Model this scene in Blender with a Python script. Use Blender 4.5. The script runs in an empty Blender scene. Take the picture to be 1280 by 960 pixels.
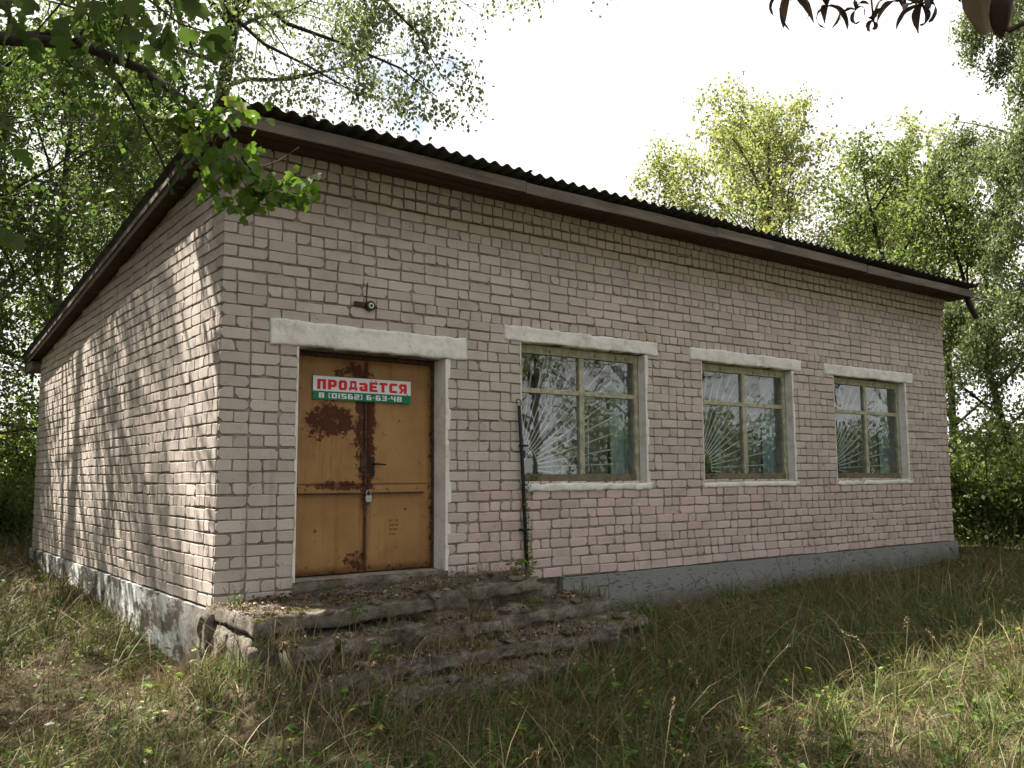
import bpy, math, random
import numpy as np
from mathutils import Matrix, Vector

rad = math.radians
sc = bpy.context.scene
col = sc.collection

# ------------------------------------------------------------------ camera
CAM = np.array([-2.4408, -7.2902, 1.0316])
YAW, PIT, ROL, FPX = 0.64201, 0.10527, -0.00651, 1111.66
_d = np.array([math.sin(YAW) * math.cos(PIT), math.cos(YAW) * math.cos(PIT), math.sin(PIT)])
_r = np.array([math.cos(YAW), -math.sin(YAW), 0.0])
_u = np.cross(_r, _d)
_r2 = _r * math.cos(ROL) + _u * math.sin(ROL)
_u2 = -_r * math.sin(ROL) + _u * math.cos(ROL)
cam_data = bpy.data.cameras.new("camera")
cam = bpy.data.objects.new("camera", cam_data)
col.objects.link(cam)
cam.matrix_world = Matrix(((_r2[0], _u2[0], -_d[0], CAM[0]), (_r2[1], _u2[1], -_d[1], CAM[1]),
                           (_r2[2], _u2[2], -_d[2], CAM[2]), (0, 0, 0, 1)))
cam_data.sensor_width = 36.0
cam_data.lens = FPX / 1280.0 * 36.0
cam_data.clip_start = 0.05
cam_data.clip_end = 3000.0
sc.camera = cam

# ------------------------------------------------------------------ sky, sun, exposure
SUN = np.array([-0.26, 0.53, 0.81]); SUN = SUN / np.linalg.norm(SUN)
SUN_EL = math.asin(SUN[2]); SUN_AZ = math.atan2(SUN[0], SUN[1])
world = bpy.data.worlds.new("World")
sc.world = world
world.use_nodes = True
wn, wl = world.node_tree.nodes, world.node_tree.links
wn.clear()
w_out = wn.new("ShaderNodeOutputWorld")
w_bg = wn.new("ShaderNodeBackground")
w_bg.inputs["Strength"].default_value = 0.05
w_sky = wn.new("ShaderNodeTexSky")
w_sky.sky_type = 'NISHITA'
w_sky.sun_disc = False
w_sky.sun_elevation = SUN_EL
w_sky.sun_rotation = SUN_AZ
w_sky.air_density = 1.0
w_sky.dust_density = 1.2
w_tc = wn.new("ShaderNodeTexCoord")
w_noise = wn.new("ShaderNodeTexNoise")
w_noise.inputs["Scale"].default_value = 2.6
w_noise.inputs["Detail"].default_value = 7.0
w_noise.inputs["Roughness"].default_value = 0.62
w_ramp = wn.new("ShaderNodeMapRange")
w_ramp.interpolation_type = 'SMOOTHSTEP'
w_ramp.inputs[1].default_value = 0.37
w_ramp.inputs[2].default_value = 0.50
w_mix = wn.new("ShaderNodeMix"); w_mix.data_type = 'RGBA'
w_mix.inputs["B"].default_value = (7.6, 7.5, 7.4, 1)
w_off = wn.new("ShaderNodeVectorMath"); w_off.inputs[1].default_value = (3.7, 1.3, 0.4)
wl.new(w_tc.outputs["Generated"], w_off.inputs[0]); wl.new(w_off.outputs[0], w_noise.inputs["Vector"])
wl.new(w_noise.outputs["Fac"], w_ramp.inputs[0])
wl.new(w_ramp.outputs[0], w_mix.inputs["Factor"])
wl.new(w_sky.outputs["Color"], w_mix.inputs["A"])
wl.new(w_mix.outputs["Result"], w_bg.inputs["Color"])
wl.new(w_bg.outputs["Background"], w_out.inputs["Surface"])

sun_data = bpy.data.lights.new("sun", 'SUN')
sun_data.energy = 5.0
sun_data.angle = rad(0.42)
sun_data.color = (1.0, 0.93, 0.82)
sun_ob = bpy.data.objects.new("sun", sun_data)
col.objects.link(sun_ob)
sun_ob.location = (-8, 10, 18)
sun_ob.rotation_euler = Vector(SUN).to_track_quat('Z', 'Y').to_euler()

sc.view_settings.view_transform = 'Standard'
sc.view_settings.look = 'None'
sc.view_settings.gamma = 1.0
sc.view_settings.use_curve_mapping = False
sc.view_settings.exposure = 1.92
sc.cycles.max_bounces = 8
sc.cycles.transparent_max_bounces = 24
sc.cycles.caustics_reflective = False
sc.cycles.caustics_refractive = False

rng = np.random.default_rng(7)
random.seed(7)

# ------------------------------------------------------------------ helpers
def wmat(o):
    if o.parent is None:
        return o.matrix_basis.copy()
    return wmat(o.parent) @ o.matrix_parent_inverse @ o.matrix_basis

def setparent(o, p):
    if p is not None:
        m = wmat(p).inverted()
        o.parent = p
        o.matrix_parent_inverse = m

def tag(o, label=None, cat=None, group=None, kind=None):
    if label: o["label"] = label
    if cat: o["category"] = cat
    if group: o["group"] = group
    if kind: o["kind"] = kind
    return o

def empty(name, loc, label=None, cat=None, group=None):
    o = bpy.data.objects.new(name, None)
    o.empty_display_size = 0.2
    col.objects.link(o)
    o.location = loc
    return tag(o, label, cat, group)

def link(name, mesh, parent=None):
    o = bpy.data.objects.new(name, mesh)
    col.objects.link(o)
    setparent(o, parent)
    return o

class MB:
    """collects shapes, builds one mesh object"""
    def __init__(s): s.v = []; s.f = []; s.n = 0
    def add(s, v, f):
        v = np.asarray(v, float).reshape(-1, 3)
        s.v.append(v); s.f += [tuple(int(i) + s.n for i in q) for q in f]; s.n += len(v)
        return s
    def box(s, a, b, jit=0.0):
        (x0, y0, z0), (x1, y1, z1) = a, b
        v = np.array([(x0, y0, z0), (x1, y0, z0), (x1, y1, z0), (x0, y1, z0), (x0, y0, z1), (x1, y0, z1), (x1, y1, z1), (x0, y1, z1)], float)
        if jit: v += rng.normal(0, jit, v.shape)
        return s.add(v, [(0, 3, 2, 1), (4, 5, 6, 7), (0, 1, 5, 4), (1, 2, 6, 5), (2, 3, 7, 6), (3, 0, 4, 7)])
    def bevbox(s, a, b, c=0.004):
        a = np.array(a, float); b = np.array(b, float)
        v = []; idx = {}
        for i in range(8):
            sg = [(i >> k) & 1 for k in range(3)]
            for ax in range(3):
                p = [(b[k] if sg[k] else a[k]) for k in range(3)]
                for k in range(3):
                    if k != ax: p[k] += -c if sg[k] else c
                idx[(i, ax)] = len(v); v.append(p)
        f = []
        for ax in range(3):
            o1, o2 = (ax + 1) % 3, (ax + 2) % 3
            for sd in (0, 1):
                q = []
                for (p, r) in ((0, 0), (1, 0), (1, 1), (0, 1)):
                    i = (sd << ax) | (p << o1) | (r << o2)
                    q.append(idx[(i, ax)])
                f.append(q if sd else q[::-1])
        for ax in range(3):
            o1, o2 = (ax + 1) % 3, (ax + 2) % 3
            for p in (0, 1):
                for r in (0, 1):
                    i0 = (p << o1) | (r << o2); i1 = i0 | (1 << ax)
                    q = [idx[(i0, o1)], idx[(i1, o1)], idx[(i1, o2)], idx[(i0, o2)]]
                    f.append(q if p == r else q[::-1])
        for i in range(8):
            q = [idx[(i, k)] for k in range(3)]
            f.append(q if bin(i).count('1') % 2 else q[::-1])
        return s.add(v, f)
    def tube(s, pts, rads, sides=6, cap=True):
        pts = np.asarray(pts, float); n = len(pts)
        rads = np.broadcast_to(np.asarray(rads, float), (n,))
        tg = np.gradient(pts, axis=0); tg /= np.linalg.norm(tg, axis=1)[:, None] + 1e-9
        ref = np.array([0, 0, 1.0]) if abs(tg[0][2]) < .9 else np.array([1.0, 0, 0])
        a = np.cross(tg, ref); a /= np.linalg.norm(a, axis=1)[:, None] + 1e-9
        b = np.cross(tg, a)
        th = np.linspace(0, 2 * math.pi, sides, endpoint=False)
        v = pts[:, None] + rads[:, None, None] * (np.cos(th)[None, :, None] * a[:, None] + np.sin(th)[None, :, None] * b[:, None])
        f = []
        for i in range(n - 1):
            for k in range(sides):
                k2 = (k + 1) % sides
                f.append((i * sides + k, i * sides + k2, (i + 1) * sides + k2, (i + 1) * sides + k))
        if cap:
            f.append(tuple(range(sides))[::-1]); f.append(tuple((n - 1) * sides + k for k in range(sides)))
        return s.add(v.reshape(-1, 3), f)
    def disc(s, c, axis, r, h, sides=20):
        c = np.array(c, float); axis = np.array(axis, float)
        return s.tube([c, c + axis * h], [r, r], sides)
    def mesh(s, name, mat, smooth=False):
        me = bpy.data.meshes.new(name)
        v = np.concatenate(s.v) if s.v else np.zeros((0, 3))
        me.from_pydata(v.tolist(), [], s.f)
        if mat: me.materials.append(mat)
        if smooth: me.polygons.foreach_set("use_smooth", [True] * len(me.polygons))
        me.update()
        return me
    def build(s, name, mat, parent=None, smooth=False):
        return link(name, s.mesh(name, mat, smooth), parent)

def bigmesh(name, verts, tris, mat, smooth=False):
    me = bpy.data.meshes.new(name)
    nv, nt = len(verts), len(tris)
    me.vertices.add(nv); me.loops.add(nt * 3); me.polygons.add(nt)
    me.vertices.foreach_set("co", np.ascontiguousarray(verts, np.float32).ravel())
    me.loops.foreach_set("vertex_index", np.ascontiguousarray(tris, np.int32).ravel())
    me.polygons.foreach_set("loop_start", np.arange(0, nt * 3, 3, dtype=np.int32))
    me.polygons.foreach_set("loop_total", np.full(nt, 3, np.int32))
    if smooth: me.polygons.foreach_set("use_smooth", np.ones(nt, bool))
    me.materials.append(mat)
    me.update(calc_edges=True)
    return me

def hash3(p):
    s = np.sin(p[..., 0] * 12.9898 + p[..., 1] * 78.233 + p[..., 2] * 37.719) * 43758.5453
    return s - np.floor(s)

def vnoise(p, sc_=1.0):
    """smooth value noise, -1..1"""
    p = np.asarray(p, float) * sc_
    i = np.floor(p); f = p - i; f = f * f * (3 - 2 * f)
    r = 0
    for dx in (0, 1):
        for dy in (0, 1):
            for dz in (0, 1):
                w = (f[..., 0] if dx else 1 - f[..., 0]) * (f[..., 1] if dy else 1 - f[..., 1]) * (f[..., 2] if dz else 1 - f[..., 2])
                r = r + w * hash3(i + np.array([dx, dy, dz]))
    return r * 2 - 1

# ------------------------------------------------------------------ materials
class NT:
    def __init__(s, name):
        s.m = bpy.data.materials.new(name); s.m.use_nodes = True
        s.n, s.l = s.m.node_tree.nodes, s.m.node_tree.links
        s.b = s.n["Principled BSDF"]; s.o = s.n["Material Output"]
        s.b.inputs["Roughness"].default_value = 0.85
        s.b.inputs["Specular IOR Level"].default_value = 0.3
    def node(s, t, **k):
        n = s.n.new(t)
        for a, v in k.items(): setattr(n, a, v)
        return n
    def set(s, sock, v):
        if hasattr(v, "is_linked") or hasattr(v, "links"): s.l.new(v, sock)
        elif isinstance(v, (tuple, list)) and len(v) == 3 and sock.type == 'RGBA': sock.default_value = (*v, 1)
        else: sock.default_value = v
    def pos(s): return s.node("ShaderNodeNewGeometry").outputs["Position"]
    def obj(s): return s.node("ShaderNodeTexCoord").outputs["Object"]
    def scale(s, vec, v):
        n = s.node("ShaderNodeVectorMath", operation='MULTIPLY'); s.set(n.inputs[0], vec); n.inputs[1].default_value = v
        return n.outputs[0]
    def noise(s, vec, scale, detail=4, rough=0.6, dist=0.0):
        n = s.node("ShaderNodeTexNoise"); s.set(n.inputs["Vector"], vec)
        n.inputs["Scale"].default_value = scale; n.inputs["Detail"].default_value = detail
        n.inputs["Roughness"].default_value = rough; n.inputs["Distortion"].default_value = dist
        return n.outputs["Fac"]
    def ramp(s, v, a, b, smooth=True):
        n = s.node("ShaderNodeMapRange"); n.interpolation_type = 'SMOOTHSTEP' if smooth else 'LINEAR'
        s.set(n.inputs[0], v); n.inputs[1].default_value = a; n.inputs[2].default_value = b
        return n.outputs[0]
    def math(s, op, a, b=0.0):
        n = s.node("ShaderNodeMath", operation=op); s.set(n.inputs[0], a); s.set(n.inputs[1], b)
        return n.outputs[0]
    def mix(s, f, a, b, mode='MIX'):
        n = s.node("ShaderNodeMix", data_type='RGBA', blend_type=mode)
        s.set(n.inputs["Factor"], f); s.set(n.inputs["A"], a); s.set(n.inputs["B"], b)
        return n.outputs["Result"]
    def xyz(s, v):
        n = s.node("ShaderNodeSeparateXYZ"); s.set(n.inputs[0], v); return n.outputs
    def rnd(s):
        a = s.node("ShaderNodeObjectInfo").outputs["Random"]
        b = s.node("ShaderNodeNewGeometry").outputs["Random Per Island"]
        return s.math('FRACT', s.math('ADD', a, b))
    def color(s, c): s.set(s.b.inputs["Base Color"], c); return s
    def rough(s, v): s.set(s.b.inputs["Roughness"], v); return s
    def bump(s, h, strength=0.4, dist=0.01):
        n = s.node("ShaderNodeBump"); s.set(n.inputs["Height"], h)
        n.inputs["Strength"].default_value = strength; n.inputs["Distance"].default_value = dist
        s.l.new(n.outputs[0], s.b.inputs["Normal"]); return s

def plain(name, c, rough=0.8, var=0.25, scale=14, bump=0.3, bscale=60, metal=0.0):
    t = NT(name); p = t.obj()
    n = t.noise(p, scale, 5)
    dark = tuple(x * (1 - var) for x in c); lite = tuple(min(1, x * (1 + var)) for x in c)
    t.color(t.mix(t.ramp(n, .3, .7), dark, lite)).rough(rough)
    t.b.inputs["Metallic"].default_value = metal
    t.bump(t.noise(p, bscale, 4), bump, 0.004)
    return t.m

def brick_mat():
    t = NT("silicate_brick"); p = t.pos(); r = t.rnd(); c = t.xyz(p)
    base = t.mix(t.ramp(r, 0, 1, False), (.455, .398, .358), (.56, .492, .448))
    grey = t.math('MULTIPLY', t.ramp(t.math('FRACT', t.math('MULTIPLY', r, 7.13)), .6, 1.0), .5)
    base = t.mix(grey, base, (.43, .375, .335))
    # the lower right wall was repaired and tinted pink
    low = t.math('MULTIPLY', t.math('LESS_THAN', c[2], .975), t.ramp(c[0], 2.2, 2.6))
    mid = t.math('MULTIPLY', t.ramp(c[0], 1.5, 7.0), .35)
    pk = t.math('MAXIMUM', t.math('MULTIPLY', low, 1.0), mid)
    base = t.mix(pk, base, t.mix(r, (.50, .385, .365), (.60, .475, .45)))
    dirt = t.ramp(t.noise(p, 2.3, 6, .65), .42, .72)
    base = t.mix(t.math('MULTIPLY', dirt, .38), base, (.27, .225, .18))
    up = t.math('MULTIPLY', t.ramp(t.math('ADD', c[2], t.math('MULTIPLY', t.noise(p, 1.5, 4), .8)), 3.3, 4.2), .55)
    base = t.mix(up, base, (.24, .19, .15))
    fine = t.noise(p, 55, 5, .7)
    base = t.mix(t.math('MULTIPLY', t.ramp(fine, .5, .8), .45), base, (.27, .23, .19))
    pit = t.ramp(t.noise(p, 26, 2, .5), .68, .76)
    base = t.mix(t.math('MULTIPLY', pit, .55), base, (.18, .14, .11))
    streak = t.ramp(t.noise(t.scale(p, (7, 7, .55)), 1.0, 4, .6), .58, .76)
    base = t.mix(t.math('MULTIPLY', streak, .3), base, (.20, .17, .14))
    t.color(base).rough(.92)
    t.bump(t.math('ADD', t.noise(p, 30, 6, .7), t.math('MULTIPLY', fine, .5)), .55, .006)
    return t.m

def mortar_mat():
    t = NT("mortar"); p = t.pos()
    n = t.noise(p, 9, 6, .7)
    t.color(t.mix(t.ramp(n, .3, .7), (.135, .112, .094), (.38, .33, .285))).rough(.95)
    t.bump(t.noise(p, 45, 6, .8), .8, .01)
    return t.m

def plaster_mat(name="whitewash", tint=(.80, .775, .745)):
    t = NT(name); p = t.pos()
    a = t.ramp(t.noise(p, 4.2, 8, .72), .44, .68)
    b = t.ramp(t.noise(p, 20, 5, .7), .60, .72)
    c = t.mix(t.math('MULTIPLY', a, .55), tint, (.42, .385, .34))
    c = t.mix(t.math('MULTIPLY', b, .5), c, (.27, .24, .21))
    t.color(c).rough(.9)
    t.bump(t.noise(p, 24, 8, .75), .9, .014)
    return t.m

def plinth_side_mat():
    t = NT("side_plinth_whitewash"); p = t.pos(); c = t.xyz(p)
    a = t.ramp(t.noise(t.scale(p, (1, .5, 1.2)), 4.6, 8, .72), .46, .55)
    base = t.mix(a, (.64, .66, .66), (.17, .15, .125))
    near = t.ramp(c[1], 1.1, .2)
    base = t.mix(t.math('MULTIPLY', near, .85), base, (.15, .125, .10))
    rust = t.ramp(t.noise(t.scale(p, (4, 4, 1)), 2.0, 5), .60, .75)
    base = t.mix(t.math('MULTIPLY', rust, .6), base, (.22, .15, .10))
    t.color(base).rough(.95); t.bump(t.noise(p, 16, 7, .7), .9, .02)
    return t.m

def plinth_front_mat():
    t = NT("grey_render"); p = t.pos()
    v = t.node("ShaderNodeTexNoise"); t.set(v.inputs["Vector"], t.scale(p, (9, 9, 34))); v.inputs["Scale"].default_value = 1.0; v.inputs["Detail"].default_value = 4
    fl = t.ramp(v.outputs["Fac"], .60, .72)
    base = t.mix(t.noise(p, 6, 5), (.225, .228, .222), (.30, .302, .292))
    base = t.mix(t.math('MULTIPLY', fl, .6), base, (.10, .105, .105))
    c = t.xyz(p)
    spl = t.ramp(t.math('SUBTRACT', t.math('ADD', c[2], t.math('MULTIPLY', t.noise(p, 5, 6, .7), .34)), t.math('MULTIPLY', c[0], .021)), -.12, -.36)
    base = t.mix(t.math('MULTIPLY', spl, .7), base, (.10, .085, .06))
    crk = t.node("ShaderNodeTexVoronoi", feature='DISTANCE_TO_EDGE'); t.set(crk.inputs["Vector"], p); crk.inputs["Scale"].default_value = 2.1
    ck = t.math('MULTIPLY', t.ramp(crk.outputs["Distance"], .014, .004), t.ramp(t.noise(p, 1.3, 3), .52, .6))
    base = t.mix(t.math('MULTIPLY', ck, .8), base, (.05, .05, .05))
    t.color(base).rough(.95); t.bump(t.math('ADD', t.noise(p, 34, 6, .7), t.math('MULTIPLY', fl, -.6)), 1.0, .02)
    return t.m

def wood_mat(name, c1, c2, axis=(1.2, 22, 22)):
    t = NT(name); p = t.pos(); r = t.rnd()
    g = t.noise(t.scale(p, axis), 1.0, 6, .65, .4)
    base = t.mix(t.ramp(g, .3, .7), c1, c2)
    base = t.mix(t.math('MULTIPLY', r, .35), base, tuple(x * .55 for x in c1))
    st = t.ramp(t.noise(p, 1.4, 5), .5, .75)
    base = t.mix(t.math('MULTIPLY', st, .5), base, tuple(x * .45 for x in c1))
    t.color(base).rough(.9); t.bump(g, .6, .006)
    return t.m

def door_mat():
    t = NT("ochre_door_paint"); p = t.pos(); c = t.xyz(p)
    base = t.mix(t.ramp(t.noise(p, 2.2, 5), .3, .7), (.25, .132, .048), (.345, .19, .073))
    stv = t.ramp(t.noise(t.scale(p, (16, 1, 1.1)), 1.0, 5, .6), .50, .78)
    base = t.mix(t.math('MULTIPLY', stv, .55), base, (.17, .075, .028))
    def blob(cx, cz, rx, rz):
        dx = t.math('DIVIDE', t.math('SUBTRACT', c[0], cx), rx); dz = t.math('DIVIDE', t.math('SUBTRACT', c[2], cz), rz)
        return t.ramp(t.math('ADD', t.math('MULTIPLY', dx, dx), t.math('MULTIPLY', dz, dz)), 1.0, 0.0)
    zone = t.math('MAXIMUM', blob(1.07, 1.56, .34, .22), t.math('MULTIPLY', blob(1.44, 1.42, .15, .85), .95))
    zone = t.math('MAXIMUM', zone, t.math('MULTIPLY', blob(1.18, .97, .5, .06), .9))
    zone = t.math('MAXIMUM', zone, t.math('MULTIPLY', blob(1.36, .30, .16, .12), .8))
    zone = t.math('MAXIMUM', zone, t.math('MULTIPLY', blob(1.30, 2.0, .30, .16), .75))
    n = t.math('ADD', t.math('MULTIPLY', t.noise(p, 9, 8, .75), .72), t.math('MULTIPLY', t.noise(p, 42, 5, .7), .28))
    rust = t.ramp(t.math('ADD', n, t.math('MULTIPLY', zone, .19)), .595, .625)
    sp = t.ramp(t.noise(p, 21, 5, .6), .70, .72)
    rust = t.math('MAXIMUM', rust, sp)
    drip = t.math('MULTIPLY', t.ramp(t.noise(t.scale(p, (34, 1, 1.6)), 1.0, 4, .6), .52, .66), t.math('MAXIMUM', blob(1.07, 1.30, .36, .36), t.math('MULTIPLY', blob(1.44, .75, .14, .5), .8)))
    edge = t.math('MAXIMUM', t.math('MULTIPLY', t.ramp(c[2], .34, .18), .8), t.math('MAXIMUM', t.ramp(c[0], 2.08, 2.17), t.ramp(c[0], .76, .70)))
    er = t.ramp(t.math('ADD', t.noise(p, 17, 7, .75), t.math('MULTIPLY', edge, .17)), .66, .70)
    rust = t.math('MAXIMUM', rust, t.math('MULTIPLY', er, .85))
    base = t.mix(t.math('MULTIPLY', drip, .75), base, (.15, .055, .024))
    halo = t.ramp(t.math('ADD', t.noise(p, 6, 5), t.math('MULTIPLY', zone, .3)), .62, .80)
    base = t.mix(t.math('MULTIPLY', halo, .8), base, (.20, .072, .03))
    # scratched red marks on the right leaf
    bx = t.math('MULTIPLY', t.math('MULTIPLY', t.math('GREATER_THAN', c[0], 1.70), t.math('LESS_THAN', c[0], 1.80)), t.math('MULTIPLY', t.math('GREATER_THAN', c[2], .50), t.math('LESS_THAN', c[2], .655)))
    stripes = t.math('GREATER_THAN', t.math('SINE', t.math('MULTIPLY', c[2], 150.0)), .0)
    scr = t.math('MULTIPLY', t.math('MULTIPLY', bx, stripes), t.ramp(t.noise(p, 40, 3), .42, .5))
    low = t.math('MULTIPLY', t.ramp(t.math('ADD', c[2], t.math('MULTIPLY', t.noise(p, 7, 5), .5)), .75, .25), .55)
    base = t.mix(low, base, (.13, .062, .024))
    base = t.mix(t.math('MULTIPLY', scr, .85), base, (.20, .03, .015))
    rc = t.mix(t.noise(p, 30, 5), (.035, .014, .010), (.11, .038, .017))
    t.color(t.mix(rust, base, rc))
    t.rough(t.mix(rust, (.5, .5, .5), (.95, .95, .95)))
    t.bump(t.math('SUBTRACT', t.noise(p, 5, 4), t.math('MULTIPLY', rust, .35)), .35, .01)
    return t.m

def concrete_mat():
    t = NT("mossy_concrete"); p = t.pos()
    nz = t.xyz(t.node("ShaderNodeNewGeometry").outputs["Normal"])[2]
    n = t.noise(p, 5, 7, .7)
    base = t.mix(t.ramp(n, .3, .7), (.15, .125, .10), (.43, .385, .325))
    dk = t.ramp(t.noise(p, 14, 5, .7), .52, .7)
    base = t.mix(t.math('MULTIPLY', dk, .65), base, (.06, .05, .04))
    mo = t.math('MULTIPLY', t.ramp(t.noise(p, 3.1, 5, .6), .52, .62), t.ramp(nz, .2, .7))
    mc = t.mix(t.noise(p, 40, 3), (.055, .06, .012), (.19, .19, .03))
    base = t.mix(mo, base, mc)
    soil = t.math('MULTIPLY', t.ramp(t.noise(p, 2.0, 6, .7), .45, .55), t.ramp(nz, .5, .9))
    base = t.mix(t.math('MULTIPLY', soil, .6), base, (.07, .048, .034))
    t.color(base).rough(.97); t.bump(t.math('ADD', t.noise(p, 18, 9, .8), t.noise(p, 70, 5, .7)), 1.0, .045)
    return t.m

def ground_mat():
    t = NT("meadow_soil"); p = t.pos()
    n = t.noise(p, 1.1, 6, .65)
    base = t.mix(t.ramp(n, .35, .65), (.062, .046, .026), (.05, .056, .020))
    base = t.mix(t.ramp(t.noise(p, 17, 6, .7), .45, .7), base, (.125, .088, .05))
    t.color(base).rough(1.0); t.bump(t.noise(p, 12, 8, .7), 1.0, .05)
    return t.m

def leaf_mat(name, c1, c2, trans=0.45, rare=None, rare_at=.93, gloss=.35):
    t = NT(name); r = t.rnd()
    base = t.mix(r, c1, c2)
    if rare: base = t.mix(t.math('GREATER_THAN', t.math('FRACT', t.math('MULTIPLY', r, 17.3)), rare_at), base, rare)
    t.color(base).rough(.5); t.b.inputs["Specular IOR Level"].default_value = gloss
    tr = t.node("ShaderNodeBsdfTranslucent")
    t.set(tr.inputs["Color"], t.mix(1.0, base, (1.25, 1.45, .85), 'MULTIPLY'))
    mx = t.node("ShaderNodeMixShader"); mx.inputs[0].default_value = trans
    t.l.new(t.b.outputs[0], mx.inputs[1]); t.l.new(tr.outputs[0], mx.inputs[2]); t.l.new(mx.outputs[0], t.o.inputs["Surface"])
    return t.m

def grass_mat(name, cols, trans=.3, pos_mix=None):
    t = NT(name); r = t.rnd(); p = t.pos()
    base = t.mix(t.ramp(r, 0, .5, False), cols[0], cols[1])
    base = t.mix(t.ramp(r, .5, 1, False), base, cols[2])
    patch = t.ramp(t.noise(p, .9, 3), .40, .62)
    if pos_mix: base = t.mix(t.math('MULTIPLY', patch, .7), base, pos_mix)
    t.color(base).rough(.6)
    tr = t.node("ShaderNodeBsdfTranslucent"); t.set(tr.inputs["Color"], base)
    mx = t.node("ShaderNodeMixShader"); mx.inputs[0].default_value = trans
    t.l.new(t.b.outputs[0], mx.inputs[1]); t.l.new(tr.outputs[0], mx.inputs[2]); t.l.new(mx.outputs[0], t.o.inputs["Surface"])
    return t.m

def glass_mat():
    t = NT("window_glass"); t.n.remove(t.b); p = t.pos()
    gm = t.node("ShaderNodeNewGeometry"); dt = t.node("ShaderNodeVectorMath", operation='DOT_PRODUCT')
    t.l.new(gm.outputs["Normal"], dt.inputs[0]); t.l.new(gm.outputs["Incoming"], dt.inputs[1])
    sch = t.math('POWER', t.math('SUBTRACT', 1.0, t.math('ABSOLUTE', dt.outputs["Value"])), 5.0)
    gl = t.node("ShaderNodeBsdfGlossy"); gl.inputs["Roughness"].default_value = 0.015
    gl.inputs["Color"].default_value = (.92, .94, .96, 1)
    bp = t.node("ShaderNodeBump"); bp.inputs["Strength"].default_value = .12; bp.inputs["Distance"].default_value = .01
    t.l.new(t.noise(p, 3.5, 2), bp.inputs["Height"]); t.l.new(bp.outputs[0], gl.inputs["Normal"])
    tp = t.node("ShaderNodeBsdfTransparent"); tp.inputs["Color"].default_value = (.88, .91, .90, 1)
    df = t.node("ShaderNodeBsdfDiffuse"); df.inputs["Color"].default_value = (.30, .29, .26, 1)
    dirt = t.node("ShaderNodeMixShader"); t.l.new(t.math('MULTIPLY', t.ramp(t.noise(p, 6, 5), .35, .8), .16), dirt.inputs[0])
    t.l.new(tp.outputs[0], dirt.inputs[1]); t.l.new(df.outputs[0], dirt.inputs[2])
    mx = t.node("ShaderNodeMixShader"); f2 = t.math('ADD', t.math('MULTIPLY', sch, .9), .075)
    t.l.new(f2, mx.inputs[0]); t.l.new(dirt.outputs[0], mx.inputs[1]); t.l.new(gl.outputs[0], mx.inputs[2])
    t.l.new(mx.outputs[0], t.o.inputs["Surface"])
    return t.m

def lace_mat():
    t = NT("lace"); p = t.pos()
    v = t.node("ShaderNodeTexVoronoi"); t.set(v.inputs["Vector"], t.scale(p, (14, 0, 14))); v.inputs["Scale"].default_value = 1.0
    a = t.ramp(v.outputs["Distance"], .33, .40)
    t.color((.70, .72, .70)).rough(.9)
    t.set(t.b.inputs["Alpha"], t.math('ADD', t.math('MULTIPLY', t.math('SUBTRACT', 1.0, a), .65), .2))
    return t.m

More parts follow.
